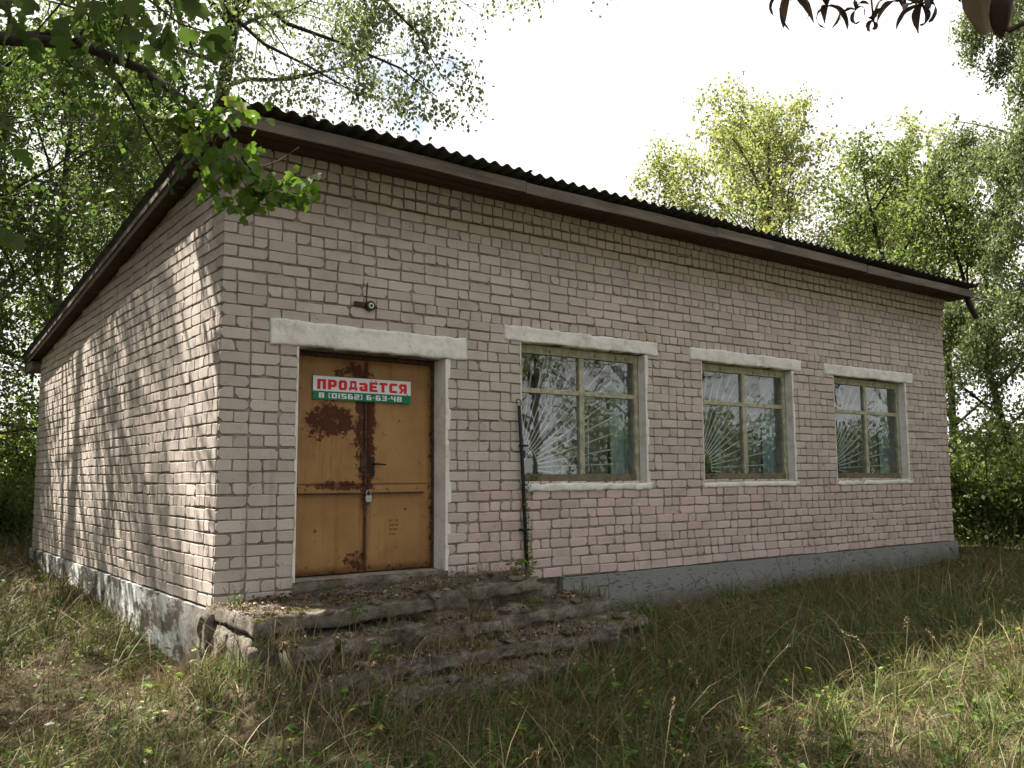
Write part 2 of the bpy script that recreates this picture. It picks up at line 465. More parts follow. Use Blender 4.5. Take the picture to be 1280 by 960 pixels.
M = dict(
    brick=brick_mat(), mortar=mortar_mat(), white=plaster_mat(), plinth=plinth_front_mat(), splinth=plinth_side_mat(),
    fascia=wood_mat("weathered_fascia", (.12, .10, .085), (.24, .205, .175)),
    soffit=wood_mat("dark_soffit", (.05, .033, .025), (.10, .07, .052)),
    verge=wood_mat("verge_board", (.10, .085, .07), (.21, .18, .15), (22, 1.2, 22)),
    slate=plain("asbestos_slate", (.085, .078, .084), .9, .3, 9, .5, 70),
    door=door_mat(), concrete=concrete_mat(), ground=ground_mat(),
    rustmetal=plain("rusty_steel", (.06, .032, .022), .8, .5, 20, .5, 80),
    blackmetal=plain("black_metal", (.014, .013, .014), .55, .3, 30, .2),
    greymetal=plain("padlock_steel", (.42, .42, .43), .4, .15, 40, .1, 90, .6),
    frame=plain("olive_frame_paint", (.36, .345, .245), .6, .3, 12, .4, 50),
    sillframe=plain("brown_frame_paint", (.15, .125, .085), .7, .3, 12, .4, 50),
    grille=plain("pale_grille_paint", (.70, .71, .68), .6, .2, 15, .2),
    glass=glass_mat(), lace=lace_mat(),
    teal=plain("teal_curtain", (.30, .41, .43), .9, .2, 8, .3, 60),
    dark=plain("interior_plaster", (.22, .22, .20), .95, .2, 3, .3),
    floor=plain("interior_floor", (.09, .07, .05), .9, .2, 3, .3),
    signwhite=plain("sign_white", (.68, .72, .78), .45, .04, 5, .05),
    signgreen=plain("sign_green", (.0, .165, .075), .45, .05, 5, .05),
    signred=plain("sign_red", (.62, .008, .012), .45, .05, 5, .05),
    bark=plain("tree_bark", (.075, .058, .043), .95, .4, 9, .9, 22),
    darkbark=plain("dark_bark", (.035, .027, .021), .95, .4, 9, .9, 22),
    birchbark=plain("birch_bark", (.30, .28, .25), .9, .6, 6, .6, 22),
    oldwood=wood_mat("old_fence_wood", (.035, .03, .026), (.075, .065, .055), (2, 2, 14)),
    maple=leaf_mat("maple_leaf", (.040, .065, .018), (.085, .12, .035), .45, None, .93, .12),
    mapley=leaf_mat("yellowing_maple_leaf", (.17, .185, .075), (.30, .30, .14), .5, (.34, .26, .05), .95),
    birch=leaf_mat("birch_leaf", (.09, .118, .05), (.18, .205, .10), .42),
    bush=leaf_mat("bush_leaf", (.07, .10, .032), (.16, .195, .065), .48, (.22, .22, .04), .95),
    dryleaf=leaf_mat("withered_chestnut_leaf", (.035, .026, .034), (.085, .05, .042), .2),
    nearleaf=leaf_mat("near_maple_leaf", (.065, .115, .016), (.13, .20, .03), .5, (.28, .30, .04), .93),
    weed=leaf_mat("weed_leaf", (.045, .10, .012), (.12, .20, .03), .4, (.25, .24, .03), .9),
    litter=leaf_mat("fallen_leaf", (.075, .038, .024), (.20, .125, .075), .1, (.42, .33, .23), .93),
    green=grass_mat("green_grass", ((.042, .065, .016), (.095, .135, .032), (.19, .215, .06)), .35, (.14, .135, .05)),
    straw=grass_mat("dry_grass", ((.095, .062, .032), (.19, .135, .07), (.42, .335, .20)), .25, (.125, .088, .046)),
)

# ------------------------------------------------------------------ ground
L, W = 11.765, 8.617
def gz(x, y):
    x = np.asarray(x, float); y = np.asarray(y, float)
    z = -0.52 + .021 * np.clip(x, -2, 22) + .018 * np.clip(y, -6, 25)
    p = np.stack([x, y, np.zeros_like(x)], -1)
    def ss(v, a, b):
        t = np.clip((v - a) / (b - a), 0, 1); return t * t * (3 - 2 * t)
    z = z + .16 * ss(y, 1.2, 4.5) * ss(-x, -.6, 0) * (1 - ss(-x, 3, 6))
    z = z + .26 * np.exp(-((x + .30) / .38) ** 2 - ((y + .95) / .62) ** 2) + .22 * np.exp(-((x + .10) / .32) ** 2 - ((y + 1.85) / .45) ** 2) + .08 * np.exp(-((x - 1.2) / 1.2) ** 2 - ((y + 2.4) / .5) ** 2)
    z = z + .045 * vnoise(p, .7) + .02 * vnoise(p + 31, 2.3)
    return z

def build_ground():
    near = np.arange(-12, 30.01, .3)
    far_lo = -np.geomspace(14, 900, 14)[::-1]; far_hi = np.geomspace(33, 900, 13)
    ax = np.concatenate([far_lo, near, far_hi])
    X, Y = np.meshgrid(ax, ax, indexing='ij')
    Z = gz(X, Y)
    n = len(ax)
    v = np.stack([X, Y, Z], -1).reshape(-1, 3)
    i = np.arange(n - 1); a = (i[:, None] * n + i[None, :]).ravel()
    tris = np.concatenate([np.stack([a, a + n, a + n + 1], 1), np.stack([a, a + n + 1, a + 1], 1)])
    o = link("ground", bigmesh("ground", v, tris, M['ground'], True))
    tag(o, "rough meadow ground of brown soil and matted grass", "ground", kind="structure")
build_ground()

# ------------------------------------------------------------------ building
bld = empty("brick_building", (L / 2, W / 2, -0.5), "pale brick single storey building with corrugated lean-to roof and ochre double door", "building")

DOOR = (.674, 2.195, .17, 2.19)
WINS = [(3.115, 4.925), (5.90, 7.70), (8.66, 10.52)]
WZ0, WZ1 = .985, 2.45
OPEN = [DOOR] + [(a, b, WZ0, WZ1) for a, b in WINS]
SLOPE = .103
def soffit_z(y): return 3.905 - SLOPE * (y + .4)

def holed_wall(name, xs, zs, inside, y0, y1, mat, parent):
    """wall slab in the x-z plane between y0 and y1, with openings"""
    mb = MB(); nx, nz = len(xs) - 1, len(zs) - 1
    solid = np.array([[not any(a < (xs[i] + xs[i + 1]) / 2 < b and c < (zs[k] + zs[k + 1]) / 2 < d for a, b, c, d in inside) for k in range(nz)] for i in range(nx)])
    for i in range(nx):
        for k in range(nz):
            if not solid[i, k]: continue
            x0, x1, z0, z1 = xs[i], xs[i + 1], zs[k], zs[k + 1]
            mb.add([(x0, y0, z0), (x1, y0, z0), (x1, y0, z1), (x0, y0, z1)], [(0, 1, 2, 3)])
            mb.add([(x0, y1, z0), (x1, y1, z0), (x1, y1, z1), (x0, y1, z1)], [(3, 2, 1, 0)])
            if i == 0 or not solid[i - 1, k]: mb.add([(x0, y0, z0), (x0, y1, z0), (x0, y1, z1), (x0, y0, z1)], [(3, 2, 1, 0)])
            if i == nx - 1 or not solid[i + 1, k]: mb.add([(x1, y0, z0), (x1, y1, z0), (x1, y1, z1), (x1, y0, z1)], [(0, 1, 2, 3)])
            if k == 0 or not solid[i, k - 1]: mb.add([(x0, y0, z0), (x1, y0, z0), (x1, y1, z0), (x0, y1, z0)], [(3, 2, 1, 0)])
            if k == nz - 1 or not solid[i, k + 1]: mb.add([(x0, y0, z1), (x1, y0, z1), (x1, y1, z1), (x0, y1, z1)], [(0, 1, 2, 3)])
    return mb.build(name, mat, parent)

T = .38
xs = sorted({.0, L} | {o[0] for o in OPEN} | {o[1] for o in OPEN})
front_wall = holed_wall("front_wall", xs, [0, .17, WZ0, 2.19, WZ1, 3.86], OPEN, 0.0, T, M['mortar'], bld)

def slope_wall(name, x0, x1, mat):
    y0, y1 = T + .001, W
    v = []
    for x in (x0, x1):
        v += [(x, y0, 0), (x, y1, 0), (x, y1, soffit_z(y1) - .002), (x, y0, soffit_z(y0) - .002)]
    return MB().add(v, [(0, 3, 2, 1)[::-1], (4, 5, 6, 7), (0, 1, 5, 4)[::-1], (1, 2, 6, 5)[::-1], (2, 3, 7, 6)[::-1], (3, 0, 4, 7)[::-1]]).build(name, mat, bld)
side_wall = slope_wall("side_wall", 0.0, T, M['mortar'])
far_side_wall = slope_wall("side_wall", L - T, L, M['mortar'])
MB().box((T + .001, W - T, 0), (L - T - .001, W - .001, soffit_z(W) - .004)).build("rear_wall", M['mortar'], bld)
MB().box((T + .002, T + .002, -.1), (L - T - .002, W - T - .002, .1)).build("interior_floor", M['floor'], bld)
# interior plaster lining: partition a few metres behind the windows and ceiling
MB().box((T + .002, 4.2, .101), (L - T - .002, 4.3, 3.2)).build("partition", M['dark'], bld)
MB().box((T + .002, T + .003, 3.0), (L - T - .002, 4.199, 3.08)).build("ceiling_panel", M['dark'], bld)

# ---- bricks
P = .013
def brick_geo(w, h, seed, soft):
    r = random.Random(seed)
    def c():
        k = r.random()
        base = r.uniform(.004, .010) if not soft else r.uniform(.008, .020)
        if k > .86: base = r.uniform(.016, .036)
        return min(base, w * .3, h * .4)
    j = lambda: r.uniform(-.004, .004)
    c1, c2, c3, c4 = c(), c(), c(), c()
    o = [(c1, 0), (w - c2, 0), (w, c2), (w, h - c3), (w - c3, h), (c4, h), (0, h - c4), (0, c1)]
    o = [(a + j(), b + j()) for a, b in o]
    cx, cz = w / 2, h / 2
    ins = .0045 if not soft else .007
    tx, tz = r.uniform(-.002, .002), r.uniform(-.0025, .0025)
    dp = r.uniform(-.003, .003)
    v = [(a, .010, b) for a, b in o]
    v += [(a, -P + .005 + dp, b) for a, b in o]
    for a, b in o:
        a2 = cx + (a - cx) * (1 - 2 * ins / w); b2 = cz + (b - cz) * (1 - 2 * ins / h)
        v.append((a2, -P + dp + tx * (a2 - cx) / w + tz * (b2 - cz) / h, b2))
    f = []
    for k in range(8):
        k2 = (k + 1) % 8
        f.append((k, k2, 8 + k2, 8 + k)); f.append((8 + k, 8 + k2, 16 + k2, 16 + k))
    f.append(tuple(range(16, 24)))
    return np.array(v), f

_bm = {}
def brick_mesh(w, h, var, soft):
    key = (round(w, 2), h, var, soft)
    if key not in _bm:
        v, f = brick_geo(key[0], h, hash(key) & 0xffff, soft)
        _bm[key] = MB().add(v, f).mesh("brick", M['brick'])
    return _bm[key]

BH, CH, J = .088, .10, .011
bricks = []   # (wall, u0, z0, w, var, soft, extra_out)
def fill(wall, u0, u1, z, kind, phase, r, soft, out=0.0):
    u = u0; first = True
    J = .011 if wall == 'f' else .007
    while u < u1 - .02:
        if kind == 'H': w = .12
        elif kind == 'M': w = .25 if r.random() < .6 else .12
        elif kind == 'F': w = .25 if (int((u - u0) / .1) + phase) % 2 == 0 else .14
        else: w = .25 if r.random() > .06 else .12
        if first and phase and kind in 'SM': w = .12
        if first and phase == 0 and kind == 'H': w = .12
        first = False
        w += r.uniform(-.004, .004)
        if u1 - (u + w + J) < .06: w = u1 - u - .002
        if w > .33:
            w = w / 2 - J / 2
        wav = .004 * math.sin(u * 2.1 + z * 9.0) + .003 * math.sin(u * 5.3 + z * 23.0)
        bricks.append((wall, u + J / 2 + (.002 if soft else 0), z + (CH - BH) / 2 + wav + r.uniform(-.0035, .0035), w - (.006 if soft else .001), r.randrange(14), soft, out))
        u += w + J

br = random.Random(3)
for k in range(0, 39):
    z = k * CH
    spans = [(0.0 - P, L)]
    for (a, b, c, d) in OPEN:
        if d > z + .04 and c < z + .075:
            ns = []
            for s, e in spans:
                if a > s and b < e: ns += [(s, a), (b, e)]
                else: ns.append((s, e))
            spans = ns
    # lintels hide the brickwork behind them
    for (a, b, c, d) in [(.411, 2.437, 2.19, 2.415)] + [(x0 - .22, x1 + .23, WZ1, 2.605) for x0, x1 in WINS]:
        if d > z + .05 and c < z + .05:
            ns = []
            for s, e in spans:
                if a > s and b < e: ns += [(s, a), (b, e)]
                else: ns.append((s, e))
            spans = ns
    for s, e in spans:
        soft = 0; out = 0.0
        if k in (26, 31, 34): kind = 'H'
        elif k >= 36: kind, out = 'H', (.035 if k == 36 else .06 if k == 37 else .065)
        elif k < 24 and e < 1.0: kind = 'H' if k % 2 else 'S'
        elif k < 10 and s > 2.0: kind, soft = 'F', 1
        elif k < 24 and s > 2.0: kind = 'M'
        else: kind = 'S'
        if k < 10 and s > 2.0:
            # repaired zone: mixed stretchers and short bricks
            fill('f', s, e, z, 'M', (k % 2), br, 1, out)
        else:
            fill('f', s, e, z, kind, k % 2, br, soft, out)
for k in range(0, 37):
    z = k * CH
    ymax = min(W, (3.905 - (z + .09)) / SLOPE - .4)
    if ymax < .5: continue
    kind = 'H' if k % 6 == 2 else 'S'
    fill('s', .0105, ymax, z, kind, (k + 1) % 2, br, 0)

def brick_area(b):
    wall, u, z, w, *_ = b
    c = np.array([u + w / 2, 0, z]) if wall == 'f' else np.array([0, u + w / 2, z])
    n = np.array([0, -1.0, 0]) if wall == 'f' else np.array([-1.0, 0, 0])
    d = CAM - c; r = np.linalg.norm(d)
    return w * (d @ n / r) / r ** 2
order = sorted(range(len(bricks)), key=lambda i: -brick_area(bricks[i]))
single = set(order[:300])
ROT_S = Matrix(((0, 1, 0, 0), (-1, 0, 0, 0), (0, 0, 1, 0), (0, 0, 0, 1)))   # local -y -> world -x
rest = {'f': MB(), 's': MB()}
for i, (wall, u, z, w, var, soft, out) in enumerate(bricks):
    if wall == 'f': m = Matrix.Translation((u, -out, z))
    else: m = Matrix.Translation((0, u + w, z)) @ ROT_S
    if i in single:
        o = bpy.data.objects.new("brick", brick_mesh(w, BH, var, soft)); col.objects.link(o)
        setparent(o, front_wall if wall == 'f' else side_wall)
        o.matrix_basis = m
    else:
        v, f = brick_geo(w, BH, (i * 7919) & 0xffff, soft)
        if out:
            v = v.copy(); v[:8, 1] = out + .01
        if wall == 'f': v2 = v + np.array([u, -out, z])
        else: v2 = np.stack([v[:, 1], -v[:, 0] + u + w, v[:, 2] + z], 1)
        rest[wall].add(v2, f)
tag(rest['f'].build("brickwork", M['brick'], front_wall), kind="stuff")
tag(rest['s'].build("brickwork", M['brick'], side_wall), kind="stuff")
# mortar behind the corbelled courses
MB().box((0.002, -.022, 3.602), (L - .002, -.001, 3.70)).box((.002, -.045, 3.701), (L - .002, -.001, 3.897)).build("corbel_core", M['mortar'], front_wall)

# ---- rough slabs (plinths, lintels, steps)
def rough_box(a, b, n, amp, freq, rnd=0.02, seed=0):
    """box with n=(nx,ny,nz) cells, rounded edges and noise"""
    a = np.array(a, float); b = np.array(b, float)
    mb_v = []; faces = []; idx = {}
    nx, ny, nz = n
    def vid(i, j, k):
        if (i, j, k) not in idx:
            idx[(i, j, k)] = len(mb_v)
            mb_v.append(a + (b - a) * np.array([i / nx, j / ny, k / nz]))
        return idx[(i, j, k)]
    for i in range(nx):
        for j in range(ny):
            faces.append((vid(i, j, 0), vid(i, j + 1, 0), vid(i + 1, j + 1, 0), vid(i + 1, j, 0)))
            faces.append((vid(i, j, nz), vid(i + 1, j, nz), vid(i + 1, j + 1, nz), vid(i, j + 1, nz)))
    for i in range(nx):
        for k in range(nz):
            faces.append((vid(i, 0, k), vid(i + 1, 0, k), vid(i + 1, 0, k + 1), vid(i, 0, k + 1)))
            faces.append((vid(i, ny, k), vid(i, ny, k + 1), vid(i + 1, ny, k + 1), vid(i + 1, ny, k)))
    for j in range(ny):
        for k in range(nz):
            faces.append((vid(0, j, k), vid(0, j, k + 1), vid(0, j + 1, k + 1), vid(0, j + 1, k)))
            faces.append((vid(nx, j, k), vid(nx, j + 1, k), vid(nx, j + 1, k + 1), vid(nx, j, k + 1)))
    v = np.array(mb_v)
    # round the edges
    if rnd:
        lo, hi = a + rnd, b - rnd
        lo, hi = np.minimum(lo, (a + b) / 2), np.maximum(hi, (a + b) / 2)
        core = np.clip(v, lo, hi); dv = v - core; ln = np.linalg.norm(dv, axis=1, keepdims=True)
        v = core + dv / np.maximum(ln, 1e-6) * np.minimum(ln, rnd)
    off = np.stack([vnoise(v + 11.3 + seed, freq), vnoise(v + 47.1 + seed, freq), vnoise(v + 83.7 + seed, freq)], 1)
    off += .5 * np.stack([vnoise(v + 5.3 + seed, freq * 2.7), vnoise(v + 17.1 + seed, freq * 2.7), vnoise(v + 53.7 + seed, freq * 2.7)], 1)
    rid = 1 - np.abs(vnoise(v + 71.7 + seed, freq * .9)); off += -.9 * np.sign(v - (a + b) / 2) * np.clip(rid - .8, 0, 1)[:, None] * 3.0
    return v + off * amp, faces

def rough(name, a, b, n, amp, freq, mat, parent, rnd=.02, seed=0, smooth=True):
    v, f = rough_box(a, b, n, amp, freq, rnd, seed)
    return MB().add(v, f).build(name, mat, parent, smooth)

MB().box((3.62, -.055, -1.0), (L + .03, .02, -.012)).build("plinth", M['plinth'], bld)["label"] = "smooth dark grey rendered front plinth"
MB().box((-.04, .05, -1.0), (.05, W + .02, -.012)).build("plinth", M['splinth'], bld)["label"] = "flaking whitewashed side plinth"
MB().box((.06, .03, -1.0), (L + .029, T, -.002)).box((L - .1, T + .01, -1.0), (L + .028, W, -.002)).build("foundation", M['concrete'], bld)

rough("lintel", (.411, -.028, 2.19), (2.437, .10, 2.415), (80, 3, 10), .008, 9, M['white'], bld, .010, 1)
for i, (a, b) in enumerate(WINS):
    rough("lintel", (a - .215, -.026, WZ1 - .005), (b + .225, .10, 2.605), (80, 3, 8), .010, 8, M['white'], bld, .010, 5 + i)

# painted jambs: reveal plus an uneven band over the brick ends
def jamb(x, side, z0, z1, depth, w, parent, name="painted_jamb"):
    mb = MB(); r = random.Random(int(x * 100))
    zs_ = []; ws = []; z = z0
    while z < z1 - 1e-6:
        zn = min(z1, (math.floor(z / CH + 1e-6) + 1) * CH)
        ww = max(.006, w + r.uniform(-.5, .5) * w); d1 = r.uniform(-.004, .004)
        for q in (.04, .5, .96): zs_.append(z + (zn - z) * q); ws.append(ww + (d1 if q == .5 else 0))
        z = zn
    zs_[0] = z0; zs_[-1] = z1; n = len(zs_) - 1
    e = .004 * side     # reveal stands proud of the opening edge
    for k in range(n):
        za, zb = zs_[k], zs_[k + 1]
        v = [(x - e, depth, za), (x - e, -.0185, za), (x + side * ws[k], -.0185, za),
             (x - e, depth, zb), (x - e, -.0185, zb), (x + side * ws[k + 1], -.0185, zb),
             (x + side * ws[k], -.001, za), (x + side * ws[k + 1], -.001, zb)]
        f = [(0, 1, 4, 3), (1, 2, 5, 4), (2, 6, 7, 5)]
        if side < 0: f = [q[::-1] for q in f]
        mb.add(v, f)
    return mb.build(name, M['white'], parent)
jamb(DOOR[0], -1, .10, 2.188, .19, .014, bld)
jamb(DOOR[1], 1, .075, 2.188, .19, .042, bld)

# ---- windows
def fan_grille(win, x0, x1, z0, z1, y):
    cx, cz = x0 + .05, z0 + .07
    r0 = .27
    r_ = .0078
    angs = [-6, 2, 9, 16, 23, 30, 36, 42, 48, 54, 60, 66, 72, 79, 86, 93, 101]
    for a in angs:
        a = rad(a); d = np.array([math.cos(a), math.sin(a)])
        s = np.array([cx, cz]) + d * r0
        ts = []
        if d[0] > 1e-3: ts.append((x1 - .25 - s[0]) / d[0])
        if d[0] < -1e-3: ts.append((x0 + .03 - s[0]) / d[0])
        if d[1] > 1e-3: ts.append((z1 - .03 - s[1]) / d[1])
        if d[1] < -1e-3: ts.append((z0 + .02 - s[1]) / d[1])
        e = s + d * max(.05, min(ts))
        MB().tube([(s[0], y, s[1]), (e[0], y, e[1])], r_, 6).build("grille_bar", M['grille'], win)
    arc = [(cx + r0 * math.cos(rad(t)), y - .008, cz + r0 * math.sin(rad(t))) for t in range(-8, 104, 8)]
    MB().tube(arc, r_, 6).build("grille_arc", M['grille'], win)
    MB().tube([(cx - .02, y - .008, cz - .02), (cx + r0 * .71, y - .008, cz + r0 * .71)], r_, 6).build("grille_bar", M['grille'], win)
    MB().tube([(x0 + (x1 - x0) * .63, y + .009, z0 + .02), (x0 + (x1 - x0) * .63, y + .009, z0 + .62)], r_, 6).build("grille_bar", M['grille'], win)

def curtain(name, win, x0, x1, z0, z1, y, mat, waves=3):
    n = 40; t = np.linspace(0, 1, n)
    xx = x0 + (x1 - x0) * t; yy = y + .022 * np.sin(t * waves * 2 * math.pi)
    v = np.concatenate([np.stack([xx, yy, np.full(n, z0)], 1), np.stack([xx, yy + .01 * np.sin(t * 9), np.full(n, z1)], 1)])
    f = [(i, i + 1, n + i + 1, n + i) for i in range(n - 1)]
    return MB().add(v, f).build(name, mat, win, True)

for wi, (x0, x1) in enumerate(WINS):
    win = empty("window", (x0, .1, WZ0)); setparent(win, bld); win.matrix_basis = wmat(bld).inverted() @ Matrix.Translation((x0, .1, WZ0)); win.matrix_parent_inverse.identity()
    fy0, fy1 = .095, .165
    mx = (x0 + x1) / 2 + .03; tz = 1.955
    MB().bevbox((x0 + .002, fy0, WZ0 + .002), (x0 + .06, fy1, WZ1 - .008)).build("frame_stile", M['frame'], win)
    MB().bevbox((x1 - .07, fy0, WZ0 + .002), (x1 - .006, fy1, WZ1 - .008)).build("frame_stile", M['frame'], win)
    MB().bevbox((x0 + .061, fy0 + .001, WZ1 - .10), (x1 - .071, fy1, WZ1 - .008)).build("frame_rail", M['frame'], win)
    MB().bevbox((x0 + .061, fy0 - .012, WZ0 + .002), (x1 - .071, fy1, WZ0 + .085)).build("frame_rail", M['sillframe'], win)
    MB().bevbox((mx - .034, fy0 + .004, WZ0 + .086), (mx + .034, fy1 - .002, WZ1 - .101)).build("mullion", M['frame'], win)
    MB().bevbox((x0 + .061, fy0 + .010, tz - .026), (mx - .035, fy1 - .004, tz + .026)).build("transom", M['frame'], win)
    MB().bevbox((mx + .035, fy0 + .010, tz - .026), (x1 - .071, fy1 - .004, tz + .026)).build("transom", M['frame'], win)
    for (a, b) in ((x0 + .061, mx - .035), (mx + .035, x1 - .071)):
        for (c, d) in ((WZ0 + .086, tz - .027), (tz + .027, WZ1 - .101)):
            MB().box((a, .128, c), (b, .132, d)).build("pane", M['glass'], win)
    # rough mortar sill
    if wi == 0:
        rough("sill", (x0 + .01, -.035, WZ0 - .10), (x1 + .10, .10, WZ0 - .012), (60, 4, 4), .014, 11, M['white'], win, .02, 20)
    else:
        rough("sill", (x0 - .02, -.022, WZ0 - .085), (x1 + .10, .10, WZ0 - .012), (60, 4, 4), .009, 8, M['white'], win, .02, 30 + wi)
    jamb(x1, 1, WZ0 - .01, WZ1 - .01, .094, .034, win)
    jamb(x0, -1, WZ0 - .01, WZ1 - .01, .094, .006, win)
    fan_grille(win, x0 + .06, x1 - .07, WZ0 + .08, WZ1 - .1, .205)
    curtain("curtain", win, x1 - .30, x1 - .02, WZ0 - .05, WZ1, .27, M['teal'], 2.5)
    curtain("curtain", win, x0 + .56, x0 + .67, WZ0 - .05, WZ1 - .02, .29, M['teal'], 1.0)
    curtain("lace_curtain", win, x0 + .66, x1 - .31, WZ0 - .05, WZ1 - .35, .31, M['lace'], 7)
    # rusty nails left in the top rail
    for t in (.26, .62, .80, .88):
        MB().tube([(x0 + (x1 - x0) * t, .09, WZ1 - .05), (x0 + (x1 - x0) * t + .008, .088, WZ1 - .085)], .004, 5).build("nail", M['rustmetal'], win)

# ---- door
dx0, dx1, dz0, dz1 = DOOR
DY = .20
door = empty("double_door", (dx0, DY, dz0)); setparent(door, bld); door.matrix_basis = wmat(bld).inverted() @ Matrix.Translation((dx0, DY, dz0)); door.matrix_parent_inverse.identity()
MB().bevbox((dx0 + .001, DY - .008, dz0 + .002), (dx0 + .03, DY + .05, dz1 - .002), .003).build("frame_post", M['rustmetal'], door)
MB().bevbox((dx1 - .03, DY - .008, dz0 + .002), (dx1 - .005, DY + .05, dz1 - .002), .003).build("frame_post", M['rustmetal'], door)
MB().bevbox((dx0 + .031, DY - .006, dz1 - .045), (dx1 - .031, DY + .05, dz1 - .003), .003).build("frame_head", M['rustmetal'], door)
cxm = 1.455
def leaf(a, b, name):
    nx_, nz_ = 10, 26
    X = np.linspace(a, b, nx_ + 1); Z = np.linspace(dz0 + .012, dz1 - .05, nz_ + 1)
    v = []
    for x in X:
        for z in Z:
            v.append((x, DY + .004 * vnoise(np.array([x, 3.3, z]), 2.2), z))
    v = np.array(v); back = v.copy(); back[:, 1] = DY + .035
    n1 = nz_ + 1; nv = len(v); f = []
    for i in range(nx_):
        for k in range(nz_):
            q = (i * n1 + k, (i + 1) * n1 + k, (i + 1) * n1 + k + 1, i * n1 + k + 1)
            f.append(q); f.append(tuple(nv + t for t in q[::-1]))
    for i in range(nx_):
        for k in (0, nz_):
            q = (i * n1 + k, (i + 1) * n1 + k, nv + (i + 1) * n1 + k, nv + i * n1 + k); f.append(q if k else q[::-1])
    for k in range(nz_):
        for i in (0, nx_):
            q = (i * n1 + k, i * n1 + k + 1, nv + i * n1 + k + 1, nv + i * n1 + k); f.append(q[::-1] if i else q)
    return MB().add(np.concatenate([v, back]), f).build(name, M['door'], door, True)
leaf_l = leaf(dx0 + .032, cxm - .007, "door_leaf"); leaf_l["label"] = "left door leaf with large rust patch"
leaf_r = leaf(cxm + .007, dx1 - .032, "door_leaf"); leaf_r["label"] = "right door leaf with scratched red marks"
MB().bevbox((cxm - .022, DY - .012, dz0 + .03), (cxm - .001, DY - .003, dz1 - .06), .002).build("astragal", M['rustmetal'], door)
MB().bevbox((dx0 + .10, DY - .028, .905), (cxm - .03, DY - .006, .965), .003).build("locking_bar", M['door'], door)
MB().bevbox((cxm + .012, DY - .028, .905), (dx1 - .13, DY - .006, .965), .003).build("locking_bar", M['door'], door)
MB().box((dx0 + .10, DY - .030, .895), (dx1 - .13, DY - .004, .9045)).build("bar_edge", M['rustmetal'], door)
MB().box((dx0 + .045, DY - .0055, .985), (dx1 - .045, DY - .0025, .990)).build("sheet_seam", M['rustmetal'], door)
for x in (.84, 1.2, 1.38, 1.52, 1.66, 1.98):
    MB().disc((x, DY - .028, .94), (0, -1, 0), .007, .005, 8).build("rivet", M['rustmetal'], door)
MB().bevbox((1.485, DY - .018, 1.06), (1.535, DY - .005, 1.24), .004).build("lock_plate", M['blackmetal'], door)
MB().tube([(1.512, DY - .018, 1.17), (1.512, DY - .055, 1.17), (1.54, DY - .062, 1.17), (1.63, DY - .06, 1.165)], [.010, .010, .009, .007], 8).build("handle", M['blackmetal'], door)
MB().disc((1.527, DY - .018, 1.105), (0, -1, 0), .011, .012, 10).build("key_cylinder", M['rustmetal'], door)
MB().bevbox((1.395, DY - .010, 1.10), (1.442, DY - .004, 1.30), .003).build("strike_plate", M['rustmetal'], door)
for zz in (1.85, 1.45, .55):
    MB().tube([(dx1 - .03, DY - .014, zz - .05), (dx1 - .03, DY - .014, zz + .05)], .009, 8).build("hinge", M['rustmetal'], door)
rough("door_sill", (dx0 - .02, -.04, .045), (dx1 + .02, DY + .06, .166), (24, 4, 2), .006, 6, M['concrete'], bld, .01, 60)

# padlock hangs from the bars
pl = empty("padlock", (cxm + .005, DY - .04, .80), "small steel padlock hanging where the door bars meet", "padlock")
MB().bevbox((cxm - .025, DY - .053, .818), (cxm + .036, DY - .031, .880), .005).build("lock_body", M['greymetal'], pl)
sh = [(cxm + .0055 + .021 * math.cos(t), DY - .042, .905 + .024 * math.sin(t)) for t in np.linspace(0, math.pi, 9)]
MB().tube([(cxm + .0265, DY - .042, .875)] + sh + [(cxm - .0155, DY - .042, .875)], .0048, 6).build("shackle", M['greymetal'], pl, True)

# ---- sale sign
SY = DY - .022
sx0, sx1, sz0, sz1 = .902, 1.915, 1.752, 1.966
sg = empty("sale_sign", (sx0, SY, sz0), "white and green for-sale sign with red lettering on the ochre door", "sign")
MB().box((sx0, SY, sz0 + .078), (sx1, SY + .006, sz1)).build("white_panel", M['signwhite'], sg)
MB().box((sx0, SY - .0005, sz0), (sx1, SY + .006, sz0 + .0775)).build("green_band", M['signgreen'], sg)
GL = {
 'П': ["11111111", "11111111", "11100111", "11100111", "11100111", "11100111", "11100111", "11100111"],
 'Р': ["11111110", "11111111", "11100111", "11100111", "11111111", "11111110", "11100000", "11100000"],
 'О': ["01111110", "11111111", "11100111", "11100111", "11100111", "11100111", "11111111", "01111110"],
 'Д': ["01111110", "01111110", "01100110", "01100110", "01100110", "11111111", "11111111", "11000011"],
 'а': ["00000000", "11111110", "11111111", "00000111", "01111111", "11100111", "11111111", "01111111"],
 'Ё': ["11111111", "11111111", "11100000", "11111110", "11111110", "11100000", "11111111", "11111111"],
 'Т': ["11111111", "11111111", "00111000", "00111000", "00111000", "00111000", "00111000", "00111000"],
 'С': ["01111111", "11111111", "11100000", "11100000", "11100000", "11100000", "11111111", "01111111"],
 'Я': ["01111111", "11111111", "11100111", "11100111", "01111111", "00111111", "01110111", "11100111"],
 '8': ["111111", "110011", "111111", "110011", "111111"], '0': ["111111", "110011", "110011", "110011", "111111"],
 '1': ["11", "11", "11", "11", "11"], '5': ["111111", "110000", "111111", "000011", "111111"],
 '6': ["111110", "110000", "111111", "110011", "111111"], '2': ["111111", "000011", "111111", "110000", "111111"],
 '3': ["111111", "000011", "011111", "000011", "111111"], '4': ["110011", "110011", "111111", "000011", "000011"],
 '(': ["11", "10", "10", "10", "11"], ')': ["11", "01", "01", "01", "11"], '.': ["00", "00", "11", "00", "00"], ' ': ["00", "00", "00", "00", "00"],
}
